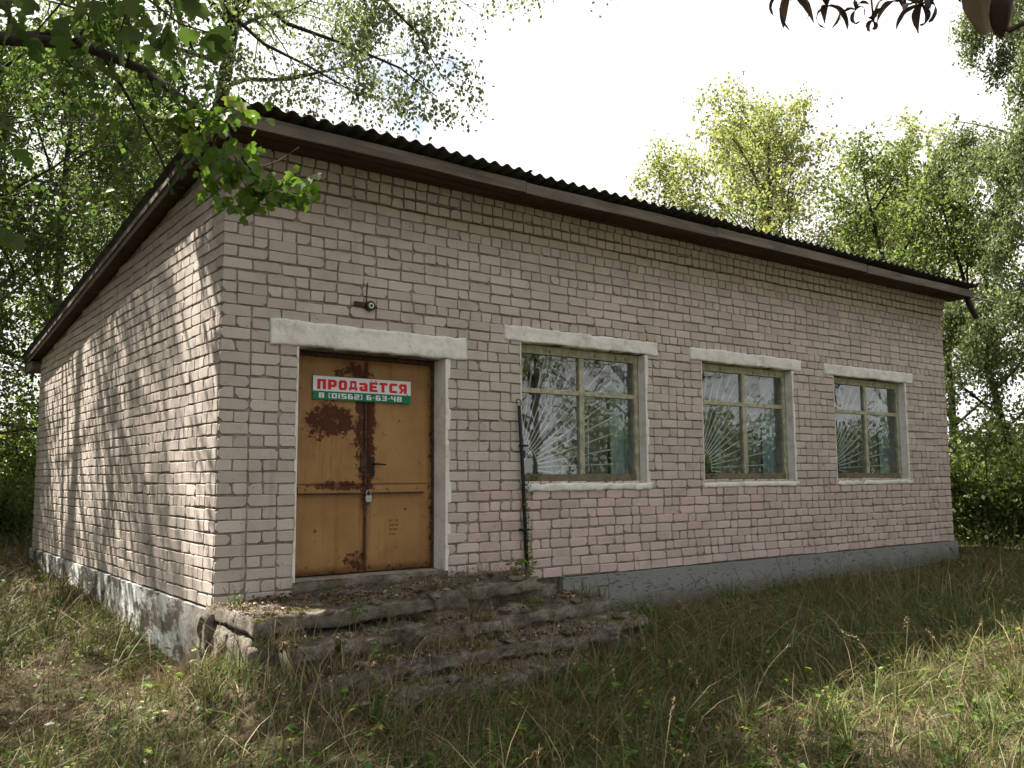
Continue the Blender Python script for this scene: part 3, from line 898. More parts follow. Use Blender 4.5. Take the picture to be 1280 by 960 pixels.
def text(name, chars, x, z, h, cw, gap, y, mat, parent):
    mb = MB()
    for ch in chars:
        g = GL[ch]; rows = len(g); ph = h / rows
        pw = cw / (8 if rows == 8 else 6)
        for r_i, row in enumerate(g):
            k = 0
            while k < len(row):
                if row[k] == '1':
                    e = k
                    while e < len(row) and row[e] == '1': e += 1
                    za = z + h - (r_i + 1) * ph; zb = za + ph
                    mb.add([(x + k * pw, y, za), (x + e * pw, y, za), (x + e * pw, y, zb), (x + k * pw, y, zb)], [(0, 1, 2, 3)])
                    k = e
                else: k += 1
        if ch == 'Ё':
            for q in (1.2, 5.2):
                mb.add([(x + q * pw, y, z + h + .006), (x + (q + 1.7) * pw, y, z + h + .006), (x + (q + 1.7) * pw, y, z + h + .016), (x + q * pw, y, z + h + .016)], [(0, 1, 2, 3)])
        x += pw * len(g[0]) + gap
    return mb.build(name, mat, parent)
text("lettering", "ПРОДаЁТСЯ", sx0 + .038, sz0 + .094, .092, .087, .0185, SY - .0012, M['signred'], sg)
text("phone_number", "8 (01562) 6.63.48", sx0 + .055, sz0 + .015, .047, .052, .0135, SY - .0018, M['signwhite'], sg)
for x, z in ((sx0 + .05, sz0 + .10), (sx1 - .04, sz0 + .085)):
    MB().disc((x, SY - .002, z), (0, -1, 0), .006, .004, 8).build("screw", M['blackmetal'], sg)

# ---- old lamp fitting above the door
lf = empty("lamp_fitting", (1.335, -.02, 2.6), "old black round lamp fitting on a metal bar above the door lintel", "lamp fitting")
MB().bevbox((1.20, -.035, 2.605), (1.325, -.015, 2.648), .003).build("mounting_bar", M['rustmetal'], lf)
MB().disc((1.352, -.015, 2.617), (0, -1, 0), .046, .045, 24).build("rim", M['blackmetal'], lf)
MB().disc((1.352, -.061, 2.617), (0, -1, 0), .026, .006, 20).build("socket_ring", M['grille'], lf)
MB().disc((1.352, -.068, 2.617), (0, -1, 0), .013, .006, 14).build("socket", M['blackmetal'], lf)
MB().bevbox((1.396, -.032, 2.60), (1.43, -.016, 2.63), .003).build("clip", M['rustmetal'], lf)
MB().tube([(1.325, -.022, 2.65), (1.327, -.02, 2.72), (1.332, -.019, 2.79), (1.335, -.018, 2.835)], .005, 6).build("wire", M['blackmetal'], lf)

# ---- black conduit pipe beside the first window
cp = empty("conduit_pipe", (3.147, -.05, .06), "thin black conduit pipe fixed upright left of the first window", "pipe")
MB().tube([(3.152, -.045, .05), (3.125, -.05, .6), (3.095, -.052, 1.2), (3.062, -.05, 1.77)], [.021, .021, .019, .018], 10).build("pipe", M['blackmetal'], cp, True)
hk = [(3.058 + .032 * math.cos(t), -.05 + .01 * math.sin(t), 1.80 + .038 * math.sin(t)) for t in np.linspace(-1.6, 3.9, 12)]
MB().tube(hk, .0045, 6).build("wire_hook", M['rustmetal'], cp, True)
for zz in (.5, 1.35):
    MB().bevbox((3.075, -.075, zz), (3.16, -.014, zz + .02), .002).build("pipe_clip", M['blackmetal'], cp)

# ---- roof
RX0, RX1, RY0, RY1 = -.20, 12.06, -.47, W + .72
def roof_z(y): return soffit_z(y) + .128
roof = empty("roof", (0, 0, 4)); setparent(roof, bld); roof.matrix_basis = wmat(bld).inverted() @ Matrix.Translation((RX0, RY0, 4.0)); roof.matrix_parent_inverse.identity()
PER, NW = .1475, 7
def sheet_mesh():
    n = NW * 10 + 1; x = np.linspace(0, NW * PER + .02, n); z = .0185 * np.cos(x / PER * 2 * math.pi)
    ln = 1.80; th = .006
    rows = []
    for (y, dz) in ((0, 0), (ln, -SLOPE * ln)):
        rows.append(np.stack([x, np.full(n, y), z + dz + .0], 1)); rows.append(np.stack([x, np.full(n, y), z + dz + th], 1))
    v = np.concatenate(rows); f = []
    B0, T0, B1, T1 = 0, n, 2 * n, 3 * n
    for i in range(n - 1):
        f += [(B0 + i, B1 + i, B1 + i + 1, B0 + i + 1), (T0 + i, T0 + i + 1, T1 + i + 1, T1 + i), (B0 + i, B0 + i + 1, T0 + i + 1, T0 + i), (B1 + i, T1 + i, T1 + i + 1, B1 + i + 1)]
    return MB().add(v, f).mesh("roof_sheet", M['slate'], False)
sm = sheet_mesh()
ncol = int(round((RX1 - RX0) / (NW * PER))); nrow = 6
rr = random.Random(9)
for r_i in range(nrow):
    for c_i in range(ncol):
        o = bpy.data.objects.new("roof_sheet", sm); col.objects.link(o); setparent(o, roof)
        y = RY0 + r_i * 1.62
        # each row laps over the lower one behind it
        o.matrix_basis = Matrix.Translation((RX0 + c_i * NW * PER, y + rr.uniform(-.028, .02), roof_z(y) + .026 + .008 * (nrow - r_i) * .0 + (.009 if (r_i + c_i) % 2 else 0) + .012 * (5 - r_i) * .2 + rr.uniform(-.006, .005)))
def sloped_box(x0, x1, y0, y1, zlo, zhi):
    v = [(x0, y0, zlo(y0)), (x1, y0, zlo(y0)), (x1, y1, zlo(y1)), (x0, y1, zlo(y1)), (x0, y0, zhi(y0)), (x1, y0, zhi(y0)), (x1, y1, zhi(y1)), (x0, y1, zhi(y1))]
    return v, [(0, 3, 2, 1), (4, 5, 6, 7), (0, 1, 5, 4), (1, 2, 6, 5), (2, 3, 7, 6), (3, 0, 4, 7)]
fe = [-.14, 2.9, 5.8, 9.0, 12.02]
for i in range(4):
    a, b = fe[i], fe[i + 1] - .006
    n = 10; mb = MB(); jz = (.0, -.006, .004, -.008)[i]
    v, f = rough_box((a, -.415, 3.895 + jz), (b, -.388, 4.008 + jz), (24, 1, 2), .005, 1.3, 0, 70 + i)
    mb.add(v, f).build("fascia_board", M['fascia'], roof)
for i in range(4):
    a, b = fe[i] + .01, fe[i + 1] - .004
    for k in range(3):
        y0, y1 = -.386 + k * .122, -.386 + k * .122 + .114
        dz = (.0, -.004, .003)[(i + k) % 3]
        v, f = sloped_box(a, b, y0, y1, lambda y: soffit_z(y) + dz, lambda y: soffit_z(y) + .02 + dz)
        MB().add(v, f).build("soffit_board", M['soffit'], roof)
# verge (left edge) boards and their soffit, rear eave box
ve = [-.41, 2.6, 5.7, W + .30]
for i in range(3):
    a, b = ve[i], ve[i + 1] - .005
    v, f = sloped_box(-.155, -.142, a, b, lambda y: soffit_z(y) - .005, lambda y: soffit_z(y) + .10)
    MB().add(v, f).build("verge_board", M['verge'], roof)
    v, f = sloped_box(-.175, -.157, a + .02, b, lambda y: soffit_z(y) + .055, lambda y: soffit_z(y) + .115)
    MB().add(v, f).build("verge_board", M['verge'], roof)
    v, f = sloped_box(-.141, -.002, max(a, -.02), b, lambda y: soffit_z(y) + .01, lambda y: soffit_z(y) + .03)
    MB().add(v, f).build("soffit_board", M['soffit'], roof)
for y0, y1, w_ in ((-.40, W + .6, .1),):
    for x in np.arange(.3, 12, 1.1):
        v, f = sloped_box(x, x + .06, -.38, W + .5, lambda y: soffit_z(y) + .024, lambda y: soffit_z(y) + .105)
        MB().add(v, f).build("rafter", M['soffit'], roof)
v, f = sloped_box(.02, L - .02, T + .01, W - .01, lambda y: soffit_z(y) + .002, lambda y: soffit_z(y) + .022)
MB().add(v, f).build("roof_boarding", M['soffit'], roof)
zr = soffit_z(W)
MB().bevbox((-.14, W + .02, zr - .17), (12.0, W + .58, zr - .03), .006).build("eave_box", M['verge'], roof)
MB().bevbox((-.16, W + .54, zr - .175), (-.12, W + .62, zr + .01), .004).build("eave_end_board", M['fascia'], roof)
MB().tube([(12.05, -.30, 3.92), (12.09, -.32, 3.80), (12.15, -.34, 3.68), (12.22, -.36, 3.58)], [.05, .05, .045, .045], 10).build("drip_pipe", M['blackmetal'], roof)
MB().bevbox((12.022, -.41, 3.90), (12.06, -.20, 4.03), .004).build("end_board", M['fascia'], roof)

# ------------------------------------------------------------------ entrance steps
st = empty("entrance_steps", (1.5, -1.0, -.5), "crumbling mossy concrete and stone steps below the ochre door", "steps")
for args in (((-.10, -1.18, -.06), (1.35, -.075, .055), (60, 40, 5), .016, 6.1, .018, 101), ((1.37, -.92, -.08), (2.62, -.075, .045), (54, 34, 5), .02, 6.1, .018, 102)):
    v, f = rough_box(*args); v[:, 2] += .038 * np.clip(v[:, 0], 0, 3)
    MB().add(v, f).build("landing_slab", M['concrete'], st, True)
rough("landing_base", (-.12, -1.13, -.75), (2.60, -.08, -.062), (40, 16, 8), .035, 3.0, M['concrete'], st, .05, 103)
def edge_stones(xa, xb, ya, yb, ztop, h, depth, seed, wmin=.22, wmax=.5):
    r = random.Random(seed); x = xa
    while x < xb - .12:
        w = min(r.uniform(wmin, wmax), xb - x); t = (x + w / 2 - xa) / (xb - xa)
        y = ya + (yb - ya) * t + r.uniform(-.03, .03); zt = ztop + r.uniform(-.05, .02); hh = h + r.uniform(0, .05)
        v, f = rough_box((0, 0, 0), (w - r.uniform(.008, .03), depth, hh), (18, 9, 6), .020, 9.0, .022, seed * 3.7 + x * 9)
        a = r.uniform(-.10, .10); ca, sa = math.cos(a), math.sin(a)
        v2 = np.stack([v[:, 0] * ca - v[:, 1] * sa, v[:, 0] * sa + v[:, 1] * ca, v[:, 2] + r.uniform(-.03, .03) * v[:, 0] / w], 1) + np.array([x, y, zt - hh])
        MB().add(v2, f).build("stone_block", M['concrete'], st, False)
        x += w + r.uniform(.0, .04)
for (xa, xb, ya, yb, yb2, zt, s) in ((.02, 3.40, -1.62, -1.02, -.2, -.085, 1), (.10, 3.55, -1.92, -1.42, -.3, -.225, 2), (.08, 2.3, -2.12, -1.98, -1.2, -.365, 3)):
    edge_stones(xa, xb, ya, yb, zt, .10, .30, s, .25, .9)
    # packed fill of soil and broken concrete behind the edge stones
    n = 26; X = np.linspace(xa, xb, n); mbv = []
    for x in X:
        t = (x - xa) / (xb - xa); yf = ya + (yb - ya) * t + .10
        for q in np.linspace(0, 1, 10): mbv.append((x, yf + (min(-.1, yf + .75) - yf) * q, zt - .02))
    mbv = np.array(mbv); mbv[:, 2] += .02 * vnoise(mbv, 4) + .012 * vnoise(mbv, 11)
    low = mbv.copy(); low[:, 2] = -.85
    f = []; N = len(mbv)
    for i in range(n - 1):
        for k in range(9):
            q = (i * 10 + k, (i + 1) * 10 + k, (i + 1) * 10 + k + 1, i * 10 + k + 1); f.append(q)
    for i in range(n - 1):
        f.append((i * 10, i * 10 + N, (i + 1) * 10 + N, (i + 1) * 10)); f.append((i * 10 + 9, (i + 1) * 10 + 9, (i + 1) * 10 + 9 + N, i * 10 + 9 + N))
    for i in (0, n - 1):
        for k in range(9):
            q = (i * 10 + k, i * 10 + k + 1, i * 10 + k + 1 + N, i * 10 + k + N); f.append(q if i == 0 else q[::-1])
    MB().add(np.concatenate([mbv, low]), f).build("tread_fill", M['concrete'], st, True)
edge_stones(1.5, 3.0, -.98, -.72, .09, .14, .30, 11)
# broken chunks lying along the step edges
ph = (1 + 5 ** .5) / 2
ICO = np.array([(-1, ph, 0), (1, ph, 0), (-1, -ph, 0), (1, -ph, 0), (0, -1, ph), (0, 1, ph), (0, -1, -ph), (0, 1, -ph), (ph, 0, -1), (ph, 0, 1), (-ph, 0, -1), (-ph, 0, 1)]) / 1.9
ICF = [(0, 11, 5), (0, 5, 1), (0, 1, 7), (0, 7, 10), (0, 10, 11), (1, 5, 9), (5, 11, 4), (11, 10, 2), (10, 7, 6), (7, 1, 8), (3, 9, 4), (3, 4, 2), (3, 2, 6), (3, 6, 8), (3, 8, 9), (4, 9, 5), (2, 4, 11), (6, 2, 10), (8, 6, 7), (9, 8, 1)]
rk = np.random.default_rng(15)
for i in range(70):
    lv = rk.integers(0, 4); x = rk.uniform(0, (2.5, 3.2, 3.3, 2.1)[lv])
    yy, zz = ((-1.2, .05) if x < 1.4 else (-.93, .04)), 0
    ya, zt_ = [(yy[0] + .05, .05 + .038 * max(x, 0)), (-1.62 + .177 * x + .1, -.09), (-1.93 + .145 * x + .1, -.23), (-2.14 + .06 * x, -.37)][lv]
    sz_ = rk.uniform(.015, .055) * (1.5 if rk.random() < .15 else 1)
    v = ICO * rk.uniform(.65, 1.25, (12, 1)) * np.array([1.3, 1.0, .6]) * sz_
    an = rk.uniform(0, 6.28); ca, sa = math.cos(an), math.sin(an)
    v = np.stack([v[:, 0] * ca - v[:, 1] * sa, v[:, 0] * sa + v[:, 1] * ca, v[:, 2]], 1) + np.array([x, ya + rk.uniform(-.12, .14), zt_ + sz_ * .25])
    MB().add(v, ICF).build("rubble_chunk", M['concrete'], st)
# upright stones at the left cheek
for i, (x, y, w, d, zt, h) in enumerate(((-.17, -.34, .15, .22, .03, .6), (-.14, -.66, .12, .24, -.10, .5), (-.10, -1.16, .20, .2, -.14, .5))):
    v, f = rough_box((x, y, zt - h), (x + w, y + d, zt), (12, 12, 20), .034, 6.5, .03, 130 + i * 5)
    MB().add(v, f).build("cheek_stone", M['concrete'], st, True)

# ------------------------------------------------------------------ leaves, trees
def leaf_quads(pos, axis, nrm, size, wide=.38, fold=.10, lobes=False):
    """folded leaves: verts, tris"""
    n = len(pos)
    axis = axis / (np.linalg.norm(axis, axis=1, keepdims=True) + 1e-9)
    s = np.cross(axis, nrm); s /= np.linalg.norm(s, axis=1, keepdims=True) + 1e-9
    m = np.cross(s, axis)
    z = size[:, None]
    if not lobes:
        prof = [(0, 0, 0), (.45, wide, fold), (1, 0, -.05), (.45, -wide, fold)]
        tr = [(0, 1, 2), (0, 2, 3)]
    else:
        prof = [(0, 0, 0), (.12, .30, .07), (.42, .52, .10), (.50, .26, .06), (.78, .34, .04), (1.0, 0, -.10),
                (.78, -.34, .04), (.50, -.26, .06), (.42, -.52, .10), (.12, -.30, .07)]
        tr = [(0, 1, 3), (1, 2, 3), (0, 3, 5), (3, 4, 5), (0, 5, 7), (5, 6, 7), (0, 7, 9), (7, 8, 9)]
    k = len(prof)
    V = np.stack([pos + z * (a * axis + b * s + c * m) for a, b, c in prof], 1).reshape(-1, 3)
    Tt = (np.arange(n)[:, None, None] * k + np.array(tr)[None]).reshape(-1, 3)
    return V, Tt

def unit(v): return v / (np.linalg.norm(v) + 1e-9)

class Tree:
    def __init__(s, seed, leaf=.10, per=14, spread=.16, droop=.35, clump=1.0):
        s.r = np.random.default_rng(seed); s.mb = MB(); s.anch = []; s.leaf = leaf; s.per = per; s.spread = spread; s.droop = droop; s.cl = clump
    def path(s, p, d, ln, n, wob, trop):
        pts = [np.array(p, float)]; d = unit(np.array(d, float)); step = ln / n
        for _ in range(n):
            d = unit(d + s.r.normal(0, wob, 3) + np.array([0, 0, trop]))
            pts.append(pts[-1] + d * step)
        return np.array(pts)
    def limb(s, pts, r0, r1, sides=6):
        s.mb.tube(pts, np.linspace(r0, r1, len(pts)), sides, cap=False)
    def grow(s, p, d, ln, rad_, level, cfg):
        nseg, wob, trop, nch, lf, ang, t0 = cfg[level]
        pts = s.path(p, d, ln, nseg, wob, trop)
        s.limb(pts, rad_, max(rad_ * .28, .0022), 7 if level == 0 else 5 if level == 1 else 3)
        s.sprout(pts, ln, rad_, level, cfg)
    def sprout(s, pts, ln, rad_, level, cfg):
        nseg, wob, trop, nch, lf, ang, t0 = cfg[level]
        if level == len(cfg) - 1:
            s.anch.append(pts[1:]); return
        if s.droop > .85: s.anch.append(pts[2:] if level == 1 else pts[3:])
        for i in range(nch):
            t = t0 + (1 - t0) * ((i + s.r.uniform(.1, .9)) / nch)
            k = min(int(t * (len(pts) - 1)), len(pts) - 2); fr = t * (len(pts) - 1) - k
            b = pts[k] * (1 - fr) + pts[k + 1] * fr; dd = unit(pts[k + 1] - pts[k])
            rv = unit(np.cross(dd, s.r.normal(0, 1, 3)))
            a = rad(ang + s.r.uniform(-14, 14))
            nd = dd * math.cos(a) + rv * math.sin(a)
            s.grow(b, nd, ln * lf * s.r.uniform(.7, 1.25) * (1.15 - .45 * t), rad_ * .40 * (1.1 - .4 * t), level + 1, cfg)
    def leaves(s):
        A = np.concatenate(s.anch)
        n = s.per
        pos = np.repeat(A, n, 0) + s.r.normal(0, s.spread, (len(A) * n, 3)) * np.array([1, 1, .8])
        ax = s.r.normal(0, 1, pos.shape); ax[:, 2] -= s.droop * 2
        nr = s.r.normal(0, .7, pos.shape); nr[:, 2] += 1
        sz = s.leaf * s.r.uniform(.65, 1.25, len(pos))
        return pos, ax, nr, sz
    def build(s, name, loc, lm, bm, label, cat, group=None, trunk_name="trunk", lobes=False, keep=None, rz=0):
        e = empty(name, (0, 0, 0), label, cat, group)
        s.mb.build(trunk_name, bm, e, True)
        pos, ax, nr, sz = s.leaves()
        if keep is not None:
            k = keep(pos); pos, ax, nr, sz = pos[k], ax[k], nr[k], sz[k]
        v, t = leaf_quads(pos, ax, nr, sz, lobes=lobes)
        link("crown", bigmesh("crown", v, t, lm), e)
        e.location = loc; e.rotation_euler = (0, 0, rz)
        return e

def tree_copy(e, loc, rz, sc_, label):
    c = e.copy(); col.objects.link(c); c.location = loc; c.rotation_euler = (0, 0, rz); c.scale = (sc_, sc_, sc_); c["label"] = label
    for ch in e.children:
        k = ch.copy(); col.objects.link(k); k.parent = c
    return c

def px(a, b, D):
    v = _d * FPX + (a - 640) * _r2 + (480 - b) * _u2
    return CAM + v / np.linalg.norm(v) * D

# level cfg: segs, wobble, tropism, children, child length factor, angle, first child at
def std_tree(seed, H, r0, first, limbs, limb_len, leaf, per, spread, up=.04, sub=(6, 6), ang=58, lean=(0, 0), droop=.35, tip_trop=-.02):
    t = Tree(seed, leaf, per, spread, droop)
    n = 12
    z = np.linspace(-.3, H, n); tt = np.linspace(0, 1, n)
    pts = np.stack([lean[0] * tt ** 1.3 + t.r.normal(0, .05, n).cumsum() * .5, lean[1] * tt ** 1.3 + t.r.normal(0, .05, n).cumsum() * .5, z], 1)
    t.limb(pts, r0, r0 * .15, 10)
    cfg = [(6, .13, up, sub[0], .52, 48, .22), (5, .18, .0, sub[1], .5, 50, .15), (4, .25, tip_trop, 0, 0, 0, 0)]
    for i in range(limbs):
        q = first + (1 - first) * (i + t.r.uniform(0, .8)) / limbs
        k = min(int(q * (n - 1)), n - 2); fr = q * (n - 1) - k; b = pts[k] * (1 - fr) + pts[k + 1] * fr
        a = i * 2.4 + t.r.uniform(-.4, .4); el = rad(90 - ang * (1.1 - .55 * q))
        d = np.array([math.cos(a) * math.cos(el), math.sin(a) * math.cos(el), math.sin(el)])
        lenq = limb_len * (1.0 - .62 * max(0, (q - first) / (1 - first)) ** 1.4) * t.r.uniform(.8, 1.15)
        t.grow(b, d, lenq, r0 * .33 * (1.15 - .7 * q), 0, cfg)
    return t

# --- trees behind the right end of the building
airy = lambda p: vnoise(p, .95) + .5 * vnoise(p + 7, 2.3) > -.08
ta = std_tree(21, 10.2, .15, .26, 18, 4.5, .10, 8, .19, sub=(7, 5), ang=54)
maple_a = ta.build("maple_tree", (16.8, 6.9, -.3), M['mapley'], M['bark'], "yellow-green airy maple rising behind the middle of the roof ridge", "tree", "maples behind the building", keep=airy)
tb = std_tree(22, 9.6, .13, .26, 16, 3.7, .10, 8, .18, sub=(7, 5), ang=48)
maple_b = tb.build("maple_tree", (20.6, 5.7, -.2), M['mapley'], M['darkbark'], "narrower dark-trunked maple between the yellow maple and the birch", "tree", "maples behind the building", keep=airy)
tree_copy(maple_b, (13.9, 8.1, -.3), 2.1, .90, "small yellowish maple leftmost above the roof edge")["group"] = "maples behind the building"
tree_copy(maple_a, (19.0, 8.6, -.2), 1.0, 1.02, "airy maple filling the gap behind the two nearer maples")["group"] = "maples behind the building"
tree_copy(maple_b, (24.0, 6.0, -.2), 5.0, 1.05, "maple close behind the upper birch foliage")["group"] = "maples behind the building"
tree_copy(maple_a, (25.5, 9.0, -.2), 4.0, .95, "far pale maple glimpsed between the maples and the birch")["group"] = "maples behind the building"

# --- weeping birch at the right edge
def birch(seed, H, n_l, ll):
    t = Tree(seed, .065, 34, .11, .9)
    n = 12; z = np.linspace(-.3, H, n)
    pts = np.stack([t.r.normal(0, .05, n).cumsum(), t.r.normal(0, .05, n).cumsum(), z], 1)
    t.limb(pts, .15, .03, 10)
    cfg = [(6, .10, .02, 9, .55, 55, .2), (7, .10, -.30, 4, .5, 30, .25), (6, .08, -.45, 0, 0, 0, 0)]
    for i in range(n_l):
        q = .28 + .72 * (i + t.r.uniform(0, .8)) / n_l
        k = min(int(q * (n - 1)), n - 2); b = pts[k]; a = i * 2.4
        el = rad(35)
        t.grow(b, (math.cos(a) * math.cos(el), math.sin(a) * math.cos(el), math.sin(el)), ll * (1.1 - .5 * q) * t.r.uniform(.8, 1.2), .05 * (1.2 - .6 * q), 0, cfg)
    return t
birch_t = birch(31, 13.5, 16, 3.2).build("birch_tree", (15.7, -.75, -.25), M['birch'], M['birchbark'], "tall weeping birch with hanging grey-green foliage at the right edge", "tree")

# --- leaning trees and bushes right of the building
tl = std_tree(41, 7.6, .15, .34, 12, 2.4, .085, 7, .17, sub=(6, 5), lean=(-1.0, .7))
tl.build("leaning_tree", (15.9, 2.3, -.25), M['bush'], M['darkbark'], "dark leaning tree trunk right beside the far brick corner", "tree", "young trees right of the building")
tl2 = std_tree(42, 7.0, .12, .3, 12, 2.3, .085, 7, .17, sub=(6, 5), lean=(-1.5, .6))
tl2.build("leaning_tree", (17.6, 1.4, -.25), M['bush'], M['darkbark'], "slanting tree with lit leaves under the weeping birch", "tree", "young trees right of the building")

def bush(seed, R, H, leaf, stems=14, per=8):
    t = Tree(seed, leaf, per, .13, .2)
    cfg = [(6, .14, .05, 7, .45, 42, .15), (4, .22, .0, 5, .5, 50, .1), (3, .3, -.02, 0, 0, 0, 0)]
    for i in range(stems):
        a = t.r.uniform(0, 6.28); el = rad(t.r.uniform(48, 85))
        b = np.array([math.cos(a), math.sin(a), 0]) * t.r.uniform(0, R * .35); b[2] = -.15
        t.grow(b, (math.cos(a) * math.cos(el), math.sin(a) * math.cos(el), math.sin(el)), H * t.r.uniform(.6, 1.05), .022, 0, cfg)
    return t
b1 = bush(51, 1.2, 2.1, .085).build("bush", (14.3, .5, -.25), M['bush'], M['darkbark'], "dense green bush against the far right corner of the brick wall", "bush", "bushes right of the building", "stems")
tree_copy(b1, (15.9, -.8, -.22), 1.3, .95, "round green bush at the right edge of the grass")["group"] = "bushes right of the building"
tree_copy(b1, (17.9, 1.0, -.2), 2.9, 1.25, "tall bush behind the others under the birch")["group"] = "bushes right of the building"
tree_copy(b1, (20.5, 3.0, -.2), 4.4, 1.5, "far high bush seen between the leaning trunks")["group"] = "bushes right of the building"
tree_copy(b1, (19.5, -2.2, -.2), 5.2, 1.3, "bush farthest right beyond the meadow grass")["group"] = "bushes right of the building"

# --- big trees on the left
m1 = Tree(61, .105, 17, .21, .35)
tp = np.array([(-5.2, 1.4, -.8), (-5.15, 1.45, 1.5), (-5.0, 1.4, 3.5), (-4.8, 1.3, 5.5), (-4.6, 1.2, 8.0), (-4.4, 1.1, 11.0), (-4.3, 1.0, 13.5)])
m1.limb(tp, .26, .06, 12)
cfgL = [(7, .12, .02, 8, .45, 50, .2), (5, .18, -.02, 6, .5, 50, .12), (4, .25, -.05, 0, 0, 0, 0)]
for (z, az, el, ln) in ((5.2, 60, 20, 4.6), (6.2, 10, 22, 5.0), (6.6, -40, 18, 5.0), (7.4, 100, 25, 4.8), (8.4, 30, 25, 5.2), (9.0, -15, 25, 5.0), (9.8, 75, 30, 4.4), (10.6, -60, 30, 4.4), (11.4, 20, 35, 4.2), (12.2, 120, 40, 3.6), (12.6, -20, 40, 3.6), (13.2, 60, 55, 3.0), (7.0, 180, 25, 4.0), (9.5, 200, 30, 4.0)):
    b = np.array([np.interp(z, tp[:, 2], tp[:, i]) for i in range(3)])
    m1.grow(b, (math.cos(rad(az)) * math.cos(rad(el)), math.sin(rad(az)) * math.cos(rad(el)), math.sin(rad(el))), ln, .085, 0, cfgL)
# the limb that crosses the top left of the view and droops before the corner
lim = np.array([tp[3], px(-150, 10, 8.6), px(0, 48, 8.3), px(100, 55, 8.0), px(180, 88, 7.6), px(245, 135, 7.0), px(285, 165, 6.55)])
m1.limb(lim, .075, .012, 8)
lt = Tree(66, .085, 4, .10, .5); lt.mb = m1.mb
lt.sprout(lim[2:6], 1.7, .03, 0, [(6, .12, .02, 7, .42, 50, .1), (5, .18, -.06, 4, .5, 50, .1), (4, .25, -.08, 0, 0, 0, 0)])
lim2 = np.array([px(0, 48, 8.3), px(60, 40, 8.4), px(130, 70, 8.6), px(165, 130, 8.8), px(195, 185, 9.0), px(215, 230, 9.1)])
m1.limb(lim2, .03, .006, 6); lt.sprout(lim2, 1.2, .018, 1, cfgL)
def clear_front(pos_w):
    # leaves stop short of the camera
    return np.linalg.norm(pos_w - CAM, axis=1) > 3.2
def gap_keep(pos):
    # the crown is clumpy: whole bites of it are open to the sun
    return clear_front(pos) & (vnoise(pos, .62) + .45 * vnoise(pos + 19, 1.7) > -.28)
m1e = m1.build("maple_tree", (0, 0, 0), M['maple'], M['darkbark'], "big maple on the left whose dark limb crosses the top left corner", "tree", keep=gap_keep)
v, t = leaf_quads(*lt.leaves()); link("limb_foliage", bigmesh("limb_foliage", v, t, M['maple']), m1e)

m2 = std_tree(62, 16.5, .19, .20, 24, 5.4, .11, 11, .20, sub=(7, 5), ang=66)
m2.build("maple_tree", (-2.6, 11.2, -.4), M['maple'], M['darkbark'], "tall dense maple behind the left rear corner of the roof", "tree", "trees behind the left side",
         keep=lambda p: (p[:, 2] < 6.0) | (vnoise(p, .75) + .4 * vnoise(p + 19, 1.9) > -.03))
m3 = std_tree(63, 12, .18, .16, 20, 3.9, .10, 11, .18, sub=(8, 6), ang=62)
e3 = m3.build("linden_tree", (1.2, 15.5, -.3), M['bush'], M['bark'], "darker leafy tree low behind the left verge board", "tree", "trees behind the left side")
tree_copy(e3, (-1.2, 13.8, -.3), 4.1, .85, "mid green tree just behind the rear verge of the roof")["group"] = "trees behind the left side"
tree_copy(e3, (3.4, 18.5, -.3), 5.2, 1.0, "tree whose top shows between the verge and the hanging twigs")["group"] = "trees behind the left side"
tree_copy(e3, (-3.4, 17.5, -.3), 2.0, 1.1, "shaded tree at the far left edge of the picture")["group"] = "trees behind the left side"
# unseen trees and bushes added to block skylight from the side wall
for (loc, rz, s_, lab) in (((-8.6, 4.6, -.4), .8, 1.15, "unseen tree added west of the side wall to block skylight"), ((-9.6, 10.0, -.4), 2.4, 1.2, "unseen tree added west of the rear corner to block skylight"), ((-8.8, -1.6, -.4), 3.9, 1.15, "unseen tree added beside the viewer to block skylight"), ((-13.5, 6.5, -.4), 5.0, 1.5, "tall unseen tree added farther west to block skylight")):
    tree_copy(e3, loc, rz, s_, lab)["group"] = "unseen light-blocking trees west of the building"
for (loc, rz, s_, lab) in (((-6.6, 3.0, -.4), 1.1, 1.4, "unseen bush added opposite the side wall to block skylight"), ((-7.0, 7.4, -.4), 2.2, 1.5, "unseen bush added west of the rear corner to block skylight"), ((-6.8, -.8, -.4), 3.1, 1.3, "unseen bush added beside the viewer to block skylight")):
    tree_copy(b1, loc, rz, s_, lab)["group"] = "unseen light-blocking trees west of the building"
# branch tips hanging over the roof, belong to a tall willow-leaved tree behind
m4 = Tree(64, .075, 9, .13, .7)
tp4 = np.array([(4.0, 13.2, -.5), (3.9, 13.0, 4), (3.8, 12.4, 8), (3.9, 11.5, 11), (4.2, 10.5, 13.5), (4.6, 9.6, 15.5)])
m4.limb(tp4, .25, .06, 10)
for (a, b, D, r0) in (((400, 130), (545, 150), 14.5, .05),):
    pass
for pth in ([(250, -120, 18), (300, -20, 16.5), (360, 30, 15.5), (430, 55, 14.8), (500, 85, 14.2), (545, 120, 14)],
            [(240, -90, 17.5), (280, 10, 16), (330, 55, 15.2), (390, 85, 14.6), (450, 120, 14.2)],
            [(330, -140, 18), (420, -60, 16.5), (480, 0, 15.5), (520, 40, 15), (555, 100, 14.6)],
            [(200, -80, 17.5), (215, 0, 16), (240, 60, 15.2), (270, 100, 14.8)],
            [(400, -160, 18), (440, -70, 16.5), (455, 0, 15.8), (470, 45, 15.2)]):
    pts = np.array([tp4[3]] + [px(*q) for q in pth])
    m4.limb(pts, .06, .008, 6)
    m4.sprout(pts[1:], 2.2, .025, 0, [(6, .12, -.02, 10, .42, 48, .15), (5, .2, -.12, 4, .5, 50, .1), (4, .25, -.2, 0, 0, 0, 0)])
